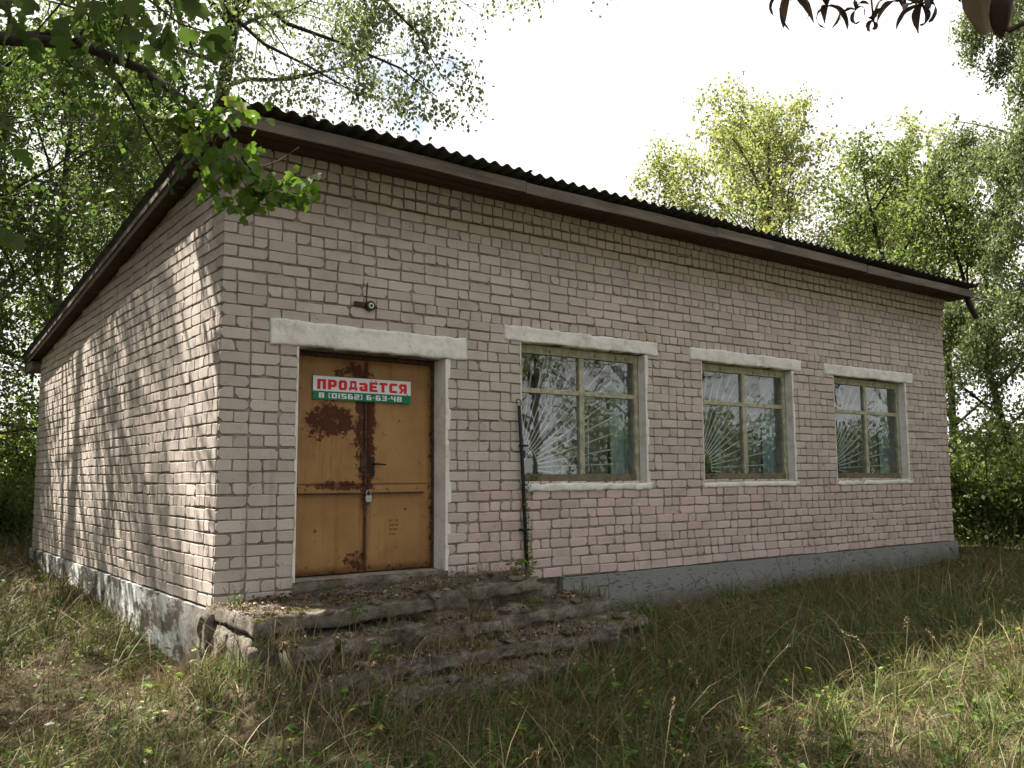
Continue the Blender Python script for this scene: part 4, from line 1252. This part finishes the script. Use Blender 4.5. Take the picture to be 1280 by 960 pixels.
cfg4 = [(7, .12, .03, 7, .45, 50, .25), (5, .18, -.04, 5, .5, 50, .12), (4, .25, -.1, 0, 0, 0, 0)]
for i in range(13):
    z = 9.8 + i * .42; b = np.array([np.interp(z, tp4[:, 2], tp4[:, k]) for k in range(3)]); a = i * 2.4
    m4.grow(b, (math.cos(a) * .85, math.sin(a) * .85, .45), 4.4 - i * .12, .06, 0, cfg4)
m5 = Tree(65, .10, 15, .22, .5); m5.mb = m4.mb  # forward limbs and leaves added above the view to shade the right meadow
for i, (dx, dy, ln) in enumerate(((.1, -1, 6.5), (.4, -1, 7), (-.3, -1, 6.5), (.7, -.9, 7), (0, -1, 5), (.5, -1, 5), (1, -.7, 6.5), (.25, -1, 7.5), (.9, -1, 7.5), (.6, -.8, 8), (1.2, -.9, 7), (.15, -1, 6), (1.2, -.5, 6), (.8, -1, 5.5))):
    m5.grow(tp4[4 + i % 2] - np.array([0, 0, i * .12]), (dx, dy, .22), ln, .07, 0, cfg4)
m4e = m4.build("willow_tree", (0, 0, 0), M['birch'], M['darkbark'], "tall tree behind the building with thin twigs hanging over the roof", "tree")
lp = m5.leaves(); kk = lp[0][:, 2] > 9.6
v, t = leaf_quads(*[q[kk] for q in lp]); link("unseen_shade_crown", bigmesh("unseen_shade_crown", v, t, M['birch']), m4e)

# --- trees across the meadow, mirrored in the panes, plus two added behind the viewer
for (loc, rz, s_, lab) in (((11.5, -10.0, -.4), .5, .9, "maple across the meadow mirrored in the first window"), ((16.5, -9.5, -.3), 2.9, 1.0, "maple across the meadow mirrored in the middle window"),
                      ((22.0, -8.5, -.3), 3.3, 1.05, "maple across the meadow mirrored in the third window"), ((20.0, -15.0, -.3), 4.6, 1.3, "larger maple behind the row across the meadow"),
                      ((8.0, -15.0, -.4), 5.5, 1.25, "maple across the meadow opposite the ochre door"), ((29.0, -10.0, -.4), 1.5, 1.25, "maple across the meadow farthest right"),
                      ((-7.5, -10.5, -.4), 3.5, 1.3, "unseen maple added behind the viewer on the left for shade"), ((-2.0, -14.0, -.4), 1.2, 1.35, "unseen maple added straight behind the viewer for shade")):  # these two maples are added to dim the front wall
    tree_copy(maple_a if rz > 2 else maple_b, loc, rz, s_, lab)["group"] = "trees across the meadow"
for (loc, rz, s_, lab) in (((13.8, -9.0, -.3), 1.0, 1.5, "bush across the meadow left of the mirrored maples"), ((19.2, -8.6, -.3), 2.0, 1.6, "bush across the meadow between the mirrored maples"), ((25.5, -8.2, -.3), 3.0, 1.6, "bush across the meadow at the far right"), ((10.0, -11.8, -.3), 4.0, 1.5, "bush across the meadow opposite the first window")):
    tree_copy(b1, loc, rz, s_, lab)["group"] = "trees across the meadow"
# horse chestnut behind the viewer, its branch reaches over the camera
ct = std_tree(81, 10.5, .26, .26, 16, 4.6, .16, 8, .22, sub=(7, 5), ang=60)
ct.build("chestnut_tree", (2.6, -12.4, -.55), M['maple'], M['darkbark'], "broad chestnut behind the viewer that carries the withered branch", "tree", keep=lambda p: p[:, 2] > 3.4)

# --- bushes and old fence at the far left
tree_copy(b1, (-.4, 12.6, -.35), .7, .9, "low bush behind the left rear corner above the old fence")["group"] = "bushes at the far left"
tree_copy(b1, (-1.9, 11.0, -.4), 3.7, 1.0, "bush beside the left rear corner at the picture edge")["group"] = "bushes at the far left"
tree_copy(b1, (1.2, 19.0, -.3), 2.7, 1.7, "tall bush behind the dark old fence")["group"] = "bushes at the far left"
fc = empty("old_fence", (-.5, 14.6, -.3), "low dark weathered board fence behind the left rear corner", "fence")
for x in np.arange(-3.6, 2.4, 1.5): MB().box((x, 14.62, -.6), (x + .1, 14.72, .75), .006).build("post", M['oldwood'], fc)
for z in (.0, .32, .58): MB().box((-3.7, 14.58, z), (2.3, 14.61, z + .17), .006).build("board", M['oldwood'], fc)

# --- near leaf sprays
def spray(t, p0, p1, n_tw, ln, leafn, sizes, lm, name, label, grp=None, lobes=True):
    pass
sp = Tree(71, .088, 1, .012, .9)
e = empty("maple_branch", tuple(px(285, 165, 6.55)), "leafy green maple branch drooping in front of the upper wall corner", "branch")
mbw = MB(); LP, LA, LN, LS = [], [], [], []
r_ = np.random.default_rng(5)
def twig(pts, r0, n, size, spread=.05):
    pts = np.array(pts); mbw.tube(pts, np.linspace(r0, .0025, len(pts)), 5)
    for i in range(n):
        t = (.15 + .85 * (i + r_.uniform(0, 1)) / n) * (len(pts) - 1); k = min(int(t), len(pts) - 2)
        b = pts[k] + (pts[k + 1] - pts[k]) * (t - k) + r_.normal(0, spread, 3)
        LP.append(b); a = r_.normal(0, .6, 3); a[2] -= 1.0; LA.append(a)
        nn = r_.normal(0, .5, 3) - _d * .9 + np.array([0, 0, .5]); LN.append(nn); LS.append(size * r_.uniform(.6, 1.3))
main = [px(285, 165, 6.55), px(300, 195, 6.45), px(322, 222, 6.4), px(352, 238, 6.35), px(386, 246, 6.3)]
twig(main, .010, 46, .088, .055)
for tgt in ([(270, 170, 6.5), (262, 200, 6.4), (268, 235, 6.35)], [(290, 180, 6.5), (300, 220, 6.4), (318, 250, 6.3)], [(280, 150, 6.5), (250, 150, 6.4), (225, 140, 6.3)],
            [(262, 150, 6.6), (290, 130, 6.5), (315, 135, 6.4)], [(300, 200, 6.4), (285, 225, 6.4), (290, 250, 6.3)], [(330, 225, 6.4), (320, 238, 6.35), (324, 254, 6.3)],
            [(352, 238, 6.35), (372, 225, 6.3), (392, 232, 6.2)]):
    twig([px(*q) for q in tgt], .006, 26, .085, .06)
mbw.tube([px(310, 205, 6.4), px(330, 208, 6.35), px(350, 200, 6.3), px(374, 184, 6.25)], [.006, .005, .004, .003], 5)
mbw.build("twig", M['bark'], e, True)
v, t = leaf_quads(np.array(LP), np.array(LA), np.array(LN), np.array(LS), lobes=True)
link("foliage", bigmesh("foliage", v, t, M['nearleaf']), e)

mbw = MB(); LP, LA, LN, LS = [], [], [], []
e = empty("maple_branch", tuple(px(180, -20, 3.6)), "closest dark-leaved maple twigs hanging from the top left of the view", "branch")
for tgt in ([(120, -60, 3.8), (180, -5, 3.6), (225, 30, 3.5), (285, 48, 3.4)], [(180, -40, 3.7), (215, 10, 3.6), (205, 55, 3.55)], [(-20, -30, 3.8), (10, 5, 3.6), (12, 35, 3.5)], [(120, -60, 3.8), (80, 0, 3.6), (45, 40, 3.5)], [(160, -50, 3.7), (160, 10, 3.6), (150, 40, 3.5)], [(-60, 120, 3.9), (-20, 150, 3.7), (15, 180, 3.6)], [(-60, 240, 3.9), (-15, 260, 3.7), (12, 290, 3.6)]):
    twig([px(*q) for q in tgt], .006, 9, .078, .04)
mbw.build("twig", M['darkbark'], e, True)
v, t = leaf_quads(np.array(LP), np.array(LA), np.array(LN), np.array(LS), lobes=True)
link("foliage", bigmesh("foliage", v, t, M['maple']), e)

# --- withered chestnut leaves hanging in at the top
def leaflet_mesh(ln, wd, curl, twist, seed):
    r = random.Random(seed); n = 9; v = []; f = []
    p = np.zeros(3); ang = -.3
    for i in range(n + 1):
        t = i / n; w = wd * math.sin(math.pi * min(1, t * .92 + .06)) ** .8 * (.75 + .5 * t)
        cx_ = math.cos(twist * t); sx_ = math.sin(twist * t)
        for q in (-1, -.5, 0, .5, 1):
            off = np.array([0, q * w * cx_, abs(q) * w * .55 + q * w * sx_ + r.uniform(-.002, .002)])
            v.append(p + off)
        ang += curl / n
        p = p + np.array([math.cos(ang), 0, -math.sin(ang)]) * ln / n
    for i in range(n):
        for k in range(4): f.append((i * 5 + k, i * 5 + k + 1, (i + 1) * 5 + k + 1, (i + 1) * 5 + k))
    return np.array(v), f
e = empty("chestnut_branch", tuple(px(1060, -60, 2.6)), "withered curled chestnut leaves hanging in at the top right", "branch")
MB().tube([px(1300, -160, 2.9), px(1180, -90, 2.75), px(1060, -60, 2.6), px(960, -40, 2.55)], [.016, .012, .008, .005], 7).build("twig", M['darkbark'], e, True)
ch = random.Random(12)
for li, (cx_, cy_, D, n, ln) in enumerate(((988, -6, 2.5, 6, .105), (1034, 8, 2.5, 6, .085), (1070, 12, 2.55, 5, .055), (1092, 27, 2.5, 4, .036), (1122, 2, 2.6, 5, .078), (1152, 6, 2.5, 6, .082), (1182, -10, 2.55, 4, .062), (1010, -22, 2.6, 4, .07))):
    c0 = px(cx_, cy_, D)
    lf = MB()
    for k in range(n):
        a = (k / n) * 2 * math.pi + ch.uniform(-.35, .35)
        v, f = leaflet_mesh(ln * ch.uniform(.75, 1.2), .0095 * ch.uniform(.6, 1.4), ch.uniform(1.0, 3.6), ch.uniform(-1.3, 1.3), li * 10 + k)
        tl_ = ch.uniform(-.7, 1.2); v = np.stack([v[:, 0] * math.cos(tl_) - v[:, 2] * math.sin(tl_), v[:, 1], v[:, 0] * math.sin(tl_) + v[:, 2] * math.cos(tl_)], 1)
        ca, sa = math.cos(a), math.sin(a)
        w = np.stack([v[:, 0] * ca - v[:, 1] * sa, v[:, 0] * sa + v[:, 1] * ca, v[:, 2]], 1)
        lf.add(w + c0, f)
    lf.tube([c0, c0 + np.array([ch.uniform(-.02, .02), ch.uniform(-.02, .02), .07]), px(cx_ + 6, -58, D + .05)], .0025, 5)
    lf.build("leaf", M['dryleaf'], e, True)
# one big brown leaf closer to the lens
e = empty("chestnut_leaf", tuple(px(1250, -40, 1.5)), "single large brown curled leaf in the top right corner", "leaf")
lf = MB()
for k, (x0_, x1_, wd) in enumerate(((1232, 1238, .042), (1262, 1258, .032))):
    n = 10; v = []; f = []
    for i in range(n + 1):
        t = i / n; c0 = px(x0_ + (x1_ - x0_) * t, -60 + 98 * t + k * 4, 1.5 - .03 * math.sin(3 * t)); w = wd * (math.sin(math.pi * (t * .86 + .10)) ** .6)
        for q in (-1, -.5, 0, .5, 1):
            v.append(c0 + _r2 * q * w * .62 + _d * (.02 * q * q) + _u2 * (.006 * math.sin(5 * q + 7 * t)))
    for i in range(n):
        for q in range(4): f.append((i * 5 + q, i * 5 + q + 1, (i + 1) * 5 + q + 1, (i + 1) * 5 + q))
    lf.add(v, f)
lf.build("blade", M['dryleaf'], e, True)
MB().tube([px(1246, 30, 1.5), px(1262, 38, 1.49), px(1285, 26, 1.49), px(1330, -20, 1.5)], [.004, .004, .0035, .003], 6).build("stalk", M['dryleaf'], e, True)

# ------------------------------------------------------------------ grass and weeds
def in_house(x, y, m=.05): return (x > -m - .03) & (x < L + m) & (y > -m - .05) & (y < W + m)
def on_steps(x, y): return (x > -.10) & (x < 3.5) & (y > -2.0 + .24 * np.clip(x, 0, 3.5)) & (y < .1)
def scatter(n, r0, r1, a0, a1, power, rg):
    u = rg.uniform(0, 1, n); rr_ = (r0 ** power + u * (r1 ** power - r0 ** power)) ** (1 / power)
    a = YAW + np.radians(rg.uniform(a0, a1, n))
    return CAM[0] + rr_ * np.sin(a), CAM[1] + rr_ * np.cos(a), rr_

def blades(x, y, z, h, wd, bend, rg, lean=None, seg=3):
    n = len(x)
    a = rg.uniform(0, 2 * math.pi, n) if lean is None else lean
    dirx, diry = np.cos(a), np.sin(a)
    fa = rg.uniform(0, 2 * math.pi, n); wx, wy = np.cos(fa), np.sin(fa)
    V = []
    for i in range(seg + 1):
        t = i / seg; ww = wd * (1 - t ** 1.6) * .5
        off = bend * h * t ** 1.8; zz = z + h * t * (1 - .35 * np.minimum(bend, 1.2) * t)
        cx_, cy_ = x + dirx * off, y + diry * off
        if i < seg:
            V += [np.stack([cx_ - wx * ww, cy_ - wy * ww, zz], 1), np.stack([cx_ + wx * ww, cy_ + wy * ww, zz], 1)]
        else: V.append(np.stack([cx_, cy_, zz], 1))
    k = 2 * seg + 1
    V = np.stack(V, 1).reshape(-1, 3)
    tr = []
    for i in range(seg - 1): tr += [(2 * i, 2 * i + 1, 2 * i + 3), (2 * i, 2 * i + 3, 2 * i + 2)]
    tr.append((2 * seg - 2, 2 * seg - 1, 2 * seg))
    Tt = (np.arange(n)[:, None, None] * k + np.array(tr)[None]).reshape(-1, 3)
    return V, Tt

gr = np.random.default_rng(77)
def patchy(x, y, s, o): return vnoise(np.stack([x, y, np.full_like(x, o)], -1), s)
def grass_layer(n, r1, hlo, hhi, w, bend, rg, keepf, power=1.15, seg=3, clump=0):
    x, y, r = scatter(n, 2.3, r1, -52, 48, power, rg)
    if clump:
        cx_ = rg.normal(0, .05, n); cy_ = rg.normal(0, .05, n)
        x = np.round(x / clump) * clump + cx_ + .08 * vnoise(np.stack([np.round(x / clump), np.round(y / clump), x * 0], -1), 3.1); y = np.round(y / clump) * clump + cy_ + .1 * vnoise(np.stack([np.round(x / clump) + 9, np.round(y / clump), x * 0], -1), 3.7)
    k = ~in_house(x, y) & ~on_steps(x, y) & (rg.uniform(0, 1, n) < keepf(x, y, r))
    x, y, r = x[k], y[k], r[k]; n = len(x)
    h = rg.uniform(hlo, hhi, n) * (.98 + .5 * patchy(x, y, .9, 4.2)); h = h * np.where((x > 3.3) & (x < L + .5), np.clip(.35 + (-y - .1) * .75, .35, 1), 1)
    wd = w * rg.uniform(.6, 1.4, n) * (1 + .05 * r)
    bd = np.abs(rg.normal(bend, bend * .6, n))
    swirl = patchy(x, y, .55, 9.1) * 3.1 + rg.normal(0, 1.5, n) - .4
    return blades(x, y, gz(x, y) - .02, h, wd, bd, rg, swirl, seg)

def join(ls):
    V, Tt, o = [], [], 0
    for v, t in ls: V.append(v); Tt.append(t + o); o += len(v)
    return np.concatenate(V), np.concatenate(Tt)

greenish = lambda x, y, r: np.clip(.58 + .6 * patchy(x, y, .8, 1.0) + .10 * (x - 2.2), .08, 1)
dryish = lambda x, y, r: np.clip(.62 - .55 * patchy(x, y, .8, 1.0) - .05 * (x - 2), .12, 1)
v, t = join([grass_layer(130000, 16, .05, .18, .009, .7, gr, greenish),
             grass_layer(66000, 22, .12, .36, .009, .8, gr, greenish),
             grass_layer(16000, 36, .15, .40, .014, .6, gr, lambda x, y, r: (r > 9) * 1.0)])
def clumps(nc, rg, nb, hlo, hhi, w):
    x, y, r = scatter(nc, 2.6, 12, -45, 42, 1.25, rg); k = ~in_house(x, y, .1) & ~on_steps(x, y); x, y = x[k], y[k]; nc = len(x)
    k = rg.uniform(0, 1, len(x)) < np.clip(.3 + .18 * x, .2, 1); x, y = x[k], y[k]; nc = len(x)
    X = np.repeat(x, nb); Y = np.repeat(y, nb); n = len(X); a = rg.uniform(0, 6.283, n); q = rg.uniform(0, .05, n)
    hh = np.repeat(rg.uniform(hlo, hhi, nc), nb) * rg.uniform(.5, 1.1, n)
    return blades(X + np.cos(a) * q, Y + np.sin(a) * q, gz(X, Y) - .02, hh, w * rg.uniform(.6, 1.4, n), np.abs(rg.normal(.75, .35, n)), rg, a)
v, t = join([(v, t), clumps(640, gr, 34, .14, .38, .011), clumps(260, gr, 16, .10, .22, .020)])
tag(link("grass", bigmesh("grass", v, t, M['green'])), "green meadow grass covering the ground around the building", "grass", kind="stuff")
def around_steps(x, y, r):
    d = np.maximum(np.maximum(-.55 - x, x - 3.9), np.maximum(-2.55 - y + .2 * x, y - .3)); return np.clip(1 - d / .35, 0, 1)
v, t = join([grass_layer(80000, 13, .04, .15, .0065, 1.0, gr, dryish),
             grass_layer(34000, 20, .16, .42, .006, .9, gr, dryish),
             grass_layer(7000, 18, .35, .72, .006, .6, gr, lambda x, y, r: np.clip(.5 + .6 * patchy(x, y, 1.1, 7.7), .05, 1) * np.where(r < 3.4, .25, 1)),
             grass_layer(9000, 9, .12, .40, .0055, .8, gr, around_steps),
             grass_layer(14000, 14, .3, .6, .0055, 1.7, gr, lambda x, y, r: np.clip((x - 2.5) / 4, 0, 1) * np.clip(.4 + patchy(x, y, .7, 3.3), 0, 1))])
tag(link("dry_grass", bigmesh("dry_grass", v, t, M['straw'])), "dry straw-coloured grass blades standing and lying in the meadow", "grass", kind="stuff")

# seed-head stalks
def stalks(n, rg):
    x, y, r = scatter(n, 2.9, 12, -40, 40, 1.2, rg); k = ~in_house(x, y, .2) & ~on_steps(x, y); x, y = x[k], y[k]
    mb = []; P_, A_, N_, S_ = [], [], [], []
    for i in range(len(x)):
        h = rg.uniform(.35, .75); a = rg.uniform(0, 6.28); b = rg.uniform(.15, .75)
        z0 = float(gz(x[i], y[i])); tt = np.linspace(0, 1, 8)
        c = np.stack([x[i] + math.cos(a) * b * h * tt ** 2, y[i] + math.sin(a) * b * h * tt ** 2, z0 + h * tt * (1 - .4 * b * tt)], 1)
        s = np.array([-math.sin(a), math.cos(a), 0]) * .0016
        V = np.concatenate([c - s, c + s]); Tt = []
        for q in range(7): Tt += [(q, q + 8, q + 9), (q, q + 9, q + 1)]
        mb.append((V, np.array(Tt)))
        d = unit(c[-1] - c[-2])
        for q in range(22):
            P_.append(c[-1] + d * (q / 22 * .10 - .03) + rg.normal(0, .003, 3)); A_.append(d + rg.normal(0, .45, 3)); N_.append(rg.normal(0, 1, 3)); S_.append(rg.uniform(.012, .022))
    V1, T1 = join(mb); V2, T2 = leaf_quads(np.array(P_), np.array(A_), np.array(N_), np.array(S_), wide=.16)
    return join([(V1, T1), (V2, T2)])
v, t = stalks(420, gr)
tag(link("seed_stalks", bigmesh("seed_stalks", v, t, M['straw'])), "thin dry grass stalks with pale seed heads above the meadow", "grass", kind="stuff")

def step_z(xs_, ys_):
    yf = lambda ya, yb, xa, xb: ya + (yb - ya) * (xs_ - xa) / (xb - xa)
    zs_ = np.full(len(xs_), -9.0)
    zs_ = np.where((ys_ > yf(-2.1, -1.98, .08, 2.3)) & (xs_ < 2.3), -.365, zs_)
    zs_ = np.where(ys_ > yf(-1.9, -1.42, .1, 3.55), -.225, zs_); zs_ = np.where(ys_ > yf(-1.6, -1.02, .02, 3.4), -.085, zs_)
    return np.where((xs_ < 1.35) & (ys_ > -1.15) | (xs_ < 2.6) & (ys_ > -.9), .06 + .038 * np.clip(xs_, 0, 3), zs_)
def tread_grass(n, rg, hlo, hhi):
    x = rg.uniform(-.15, 3.45, n); y = rg.uniform(-2.15, -.1, n); z = step_z(x, y)
    k = (z > -5) & ((z < .0) | (x > 1.5) | (rg.uniform(0, 1, n) < .05)) & (vnoise(np.stack([x, y, x * 0], -1), 2.4) > rg.uniform(-.1, .8, n))
    x, y, z = x[k], y[k], z[k]; m = len(x)
    return blades(x, y, z - .02, rg.uniform(hlo, hhi, m), rg.uniform(.004, .007, m), np.abs(rg.normal(.7, .4, m)), rg)
v, t = tread_grass(5200, gr, .05, .2)
tag(link("tread_grass", bigmesh("tread_grass", v, t, M['green'])), "green grass sprouting from the cracks of the broken steps", "grass", kind="stuff")
v, t = tread_grass(6500, gr, .05, .34)
tag(link("tread_straw", bigmesh("tread_straw", v, t, M['straw'])), "dry straw standing on the treads of the broken steps", "grass", kind="stuff")

# fallen leaves on the steps and ground
def litter(n, rg):
    x, y, r = scatter(n, 2.6, 11, -45, 42, 1.3, rg); k = ~in_house(x, y, .02); x, y = x[k], y[k]
    z = gz(x, y) + .012
    m = 6500; xs_ = rg.uniform(-.1, 3.4, m); ys_ = rg.uniform(-2.1, -.1, m)
    kk = rg.uniform(-.6, .5, m) < vnoise(np.stack([xs_, ys_, xs_ * 0], -1), 2.6); xs_, ys_ = xs_[kk], ys_[kk]; m = len(xs_)
    yf = lambda ya, yb, xa, xb: ya + (yb - ya) * (xs_ - xa) / (xb - xa)
    zs_ = np.full(m, -9.0)
    zs_ = np.where((ys_ > yf(-2.1, -1.98, .08, 2.3)) & (xs_ < 2.3), -.365, zs_)
    zs_ = np.where(ys_ > yf(-1.9, -1.42, .1, 3.55), -.225, zs_); zs_ = np.where(ys_ > yf(-1.6, -1.02, .02, 3.4), -.085, zs_)
    zs_ = np.where((xs_ < 1.35) & (ys_ > -1.15) | (xs_ < 2.6) & (ys_ > -.9), .06 + .038 * np.clip(xs_, 0, 3), zs_)
    k = zs_ > -5
    x = np.concatenate([x, xs_[k]]); y = np.concatenate([y, ys_[k]]); z = np.concatenate([z, zs_[k] + .008])
    n = len(x); ax = rg.normal(0, 1, (n, 3)); ax[:, 2] *= .25; nr = rg.normal(0, .35, (n, 3)); nr[:, 2] += 1
    return leaf_quads(np.stack([x, y, z], 1), ax, nr, rg.uniform(.012, .045, n) * rg.uniform(.6, 1.2, n), wide=.36, fold=.25)
v, t = litter(9000, gr)
tag(link("leaf_litter", bigmesh("leaf_litter", v, t, M['litter'])), "brown fallen leaves lying on the steps and between the grass", "leaf litter", kind="stuff")

# broad-leaved weeds in the meadow
def weeds(n, rg):
    x, y, r = scatter(n, 2.9, 13, -42, 42, 1.2, rg); k = ~in_house(x, y, .1) & ~on_steps(x, y); x, y = x[k], y[k]
    P_, A_, N_, S_ = [], [], [], []
    for i in range(len(x)):
        z0 = float(gz(x[i], y[i])); h = rg.uniform(.05, .28)
        for q in range(rg.integers(5, 13)):
            a = rg.uniform(0, 6.28); P_.append((x[i] + rg.normal(0, .02), y[i] + rg.normal(0, .02), z0 + h * rg.uniform(.2, 1))); A_.append((math.cos(a), math.sin(a), rg.uniform(-.3, .5))); N_.append((rg.normal(0, .3), rg.normal(0, .3), 1)); S_.append(rg.uniform(.02, .07))
    return leaf_quads(np.array(P_), np.array(A_), np.array(N_), np.array(S_), wide=.30, fold=.08)
v, t = weeds(1300, gr)
tag(link("meadow_weeds", bigmesh("meadow_weeds", v, t, M['weed'])), "small broad-leaved green weeds scattered through the meadow", "weeds", kind="stuff")

# single plants on the steps, sills and pipe
def plant(name, loc, h, n, size, label, cat, mat, stems=4, spread=.06, seed=1, wide=.30, lobes=False):
    rg = np.random.default_rng(seed); e = empty(name, loc, label, cat); mb = MB(); P_, A_, N_, S_ = [], [], [], []
    b0 = np.array(loc)
    for s in range(stems):
        a = rg.uniform(0, 6.28); tip = b0 + np.array([math.cos(a) * spread * 2, math.sin(a) * spread, h * rg.uniform(.7, 1.1)])
        pts = np.array([b0 + np.array([math.cos(a) * spread * .4, math.sin(a) * spread * .4, -.02]), (b0 + tip) / 2 + rg.normal(0, .01, 3), tip]); mb.tube(pts, [.003, .0025, .0015], 4)
        for q in range(n // stems):
            t = rg.uniform(.25, 1); c = pts[0] * (1 - t) ** 2 + 2 * pts[1] * t * (1 - t) + pts[2] * t * t
            an = rg.uniform(0, 6.28); P_.append(c); A_.append((math.cos(an), math.sin(an), rg.uniform(-.4, .4))); N_.append((rg.normal(0, .3), rg.normal(0, .3) - .3, 1)); S_.append(size * rg.uniform(.6, 1.3))
    mb.build("stem", mat, e)
    v, t = leaf_quads(np.array(P_), np.array(A_), np.array(N_), np.array(S_), wide=wide, lobes=lobes)
    link("leaves", bigmesh("leaves", v, t, mat), e)
    return e
plant("broadleaf_weed", (2.78, -.45, .0), .24, 40, .075, "bright broad-leaved weed at the right end of the landing", "weed", M['weed'], 6, .09, 2, .36, True)
plant("broadleaf_weed", (2.3, -1.25, -.08), .14, 22, .05, "yellowish low weed on the second step", "weed", M['weed'], 4, .07, 3, .36)
plant("broadleaf_weed", (.62, -1.22, .02), .12, 18, .055, "small bright weed at the edge of the landing slab", "weed", M['weed'], 4, .06, 4, .3)
plant("broadleaf_weed", (-.02, -.55, .03), .22, 44, .035, "feathery weed growing by the left landing corner", "weed", M['weed'], 6, .05, 5, .18)
plant("broadleaf_weed", (.6, -1.75, -.22), .14, 18, .05, "pale weed in a crack low on the left steps", "weed", M['weed'], 4, .05, 6, .3)
def vine(name, pts, n, size, label, seed):
    rg = np.random.default_rng(seed); e = empty(name, tuple(pts[0]), label, "vine"); MB().tube(pts, .0025, 5).build("stem", M['weed'], e)
    pts = np.array(pts); k = np.minimum((rg.uniform(0, 1, n) ** 1.3 * (len(pts) - 1)), len(pts) - 1.001); i = k.astype(int); c = pts[i] + (pts[i + 1] - pts[i]) * (k - i)[:, None] + rg.normal(0, .018, (n, 3)) * np.array([1, .5, 1]) + np.array([0, -.01, 0])
    ax = rg.normal(0, 1, (n, 3)); nr = rg.normal(0, .5, (n, 3)); nr[:, 1] -= 1
    v, t = leaf_quads(c, ax, nr, rg.uniform(.6, 1.3, n) * size); link("leaves", bigmesh("leaves", v, t, M['weed']), e)
vine("vine", [(3.165, -.06, .03), (3.14, -.078, .3), (3.15, -.075, .6), (3.13, -.075, .85), (3.17, -.07, 1.05)], 120, .028, "thin green vine climbing the black conduit pipe", 8)
for i, (x0, x1) in enumerate(WINS):
    plant("sill_weed", (x0 + .16, .05, WZ0 + .0), .10, 60, .030, ("green weed tuft on the left end of the first window sill", "green weed tuft on the left end of the middle window sill", "green weed tuft on the left end of the third window sill")[i], "weed", M['weed'], 8, .07, 20 + i, .2)
def tuft(loc, n, h, label, seed, mat):
    rg = np.random.default_rng(seed); x = loc[0] + rg.normal(0, .09, n); y = loc[1] + rg.normal(0, .05, n)
    v, t = blades(x, y, np.full(n, loc[2]), rg.uniform(.5, 1.1, n) * h, np.full(n, .004), np.abs(rg.normal(.6, .3, n)), rg)
    tag(link("grass_tuft", bigmesh("grass_tuft", v, t, mat)), label, "grass tuft")
tuft((1.85, -.85, .0), 170, .17, "green grass tuft hanging over the landing edge right of the door", 1, M['green'])
tuft((2.15, -.62, .04), 120, .14, "smaller green grass tuft on the landing by the brick wall", 2, M['green'])
tuft((3.55, -1.35, -.40), 160, .26, "tall green grass tuft at the right foot of the steps", 3, M['green'])
tuft((2.45, -.30, .03), 30, .42, "few tall straw stalks standing on the landing before the vine", 4, M['straw'])
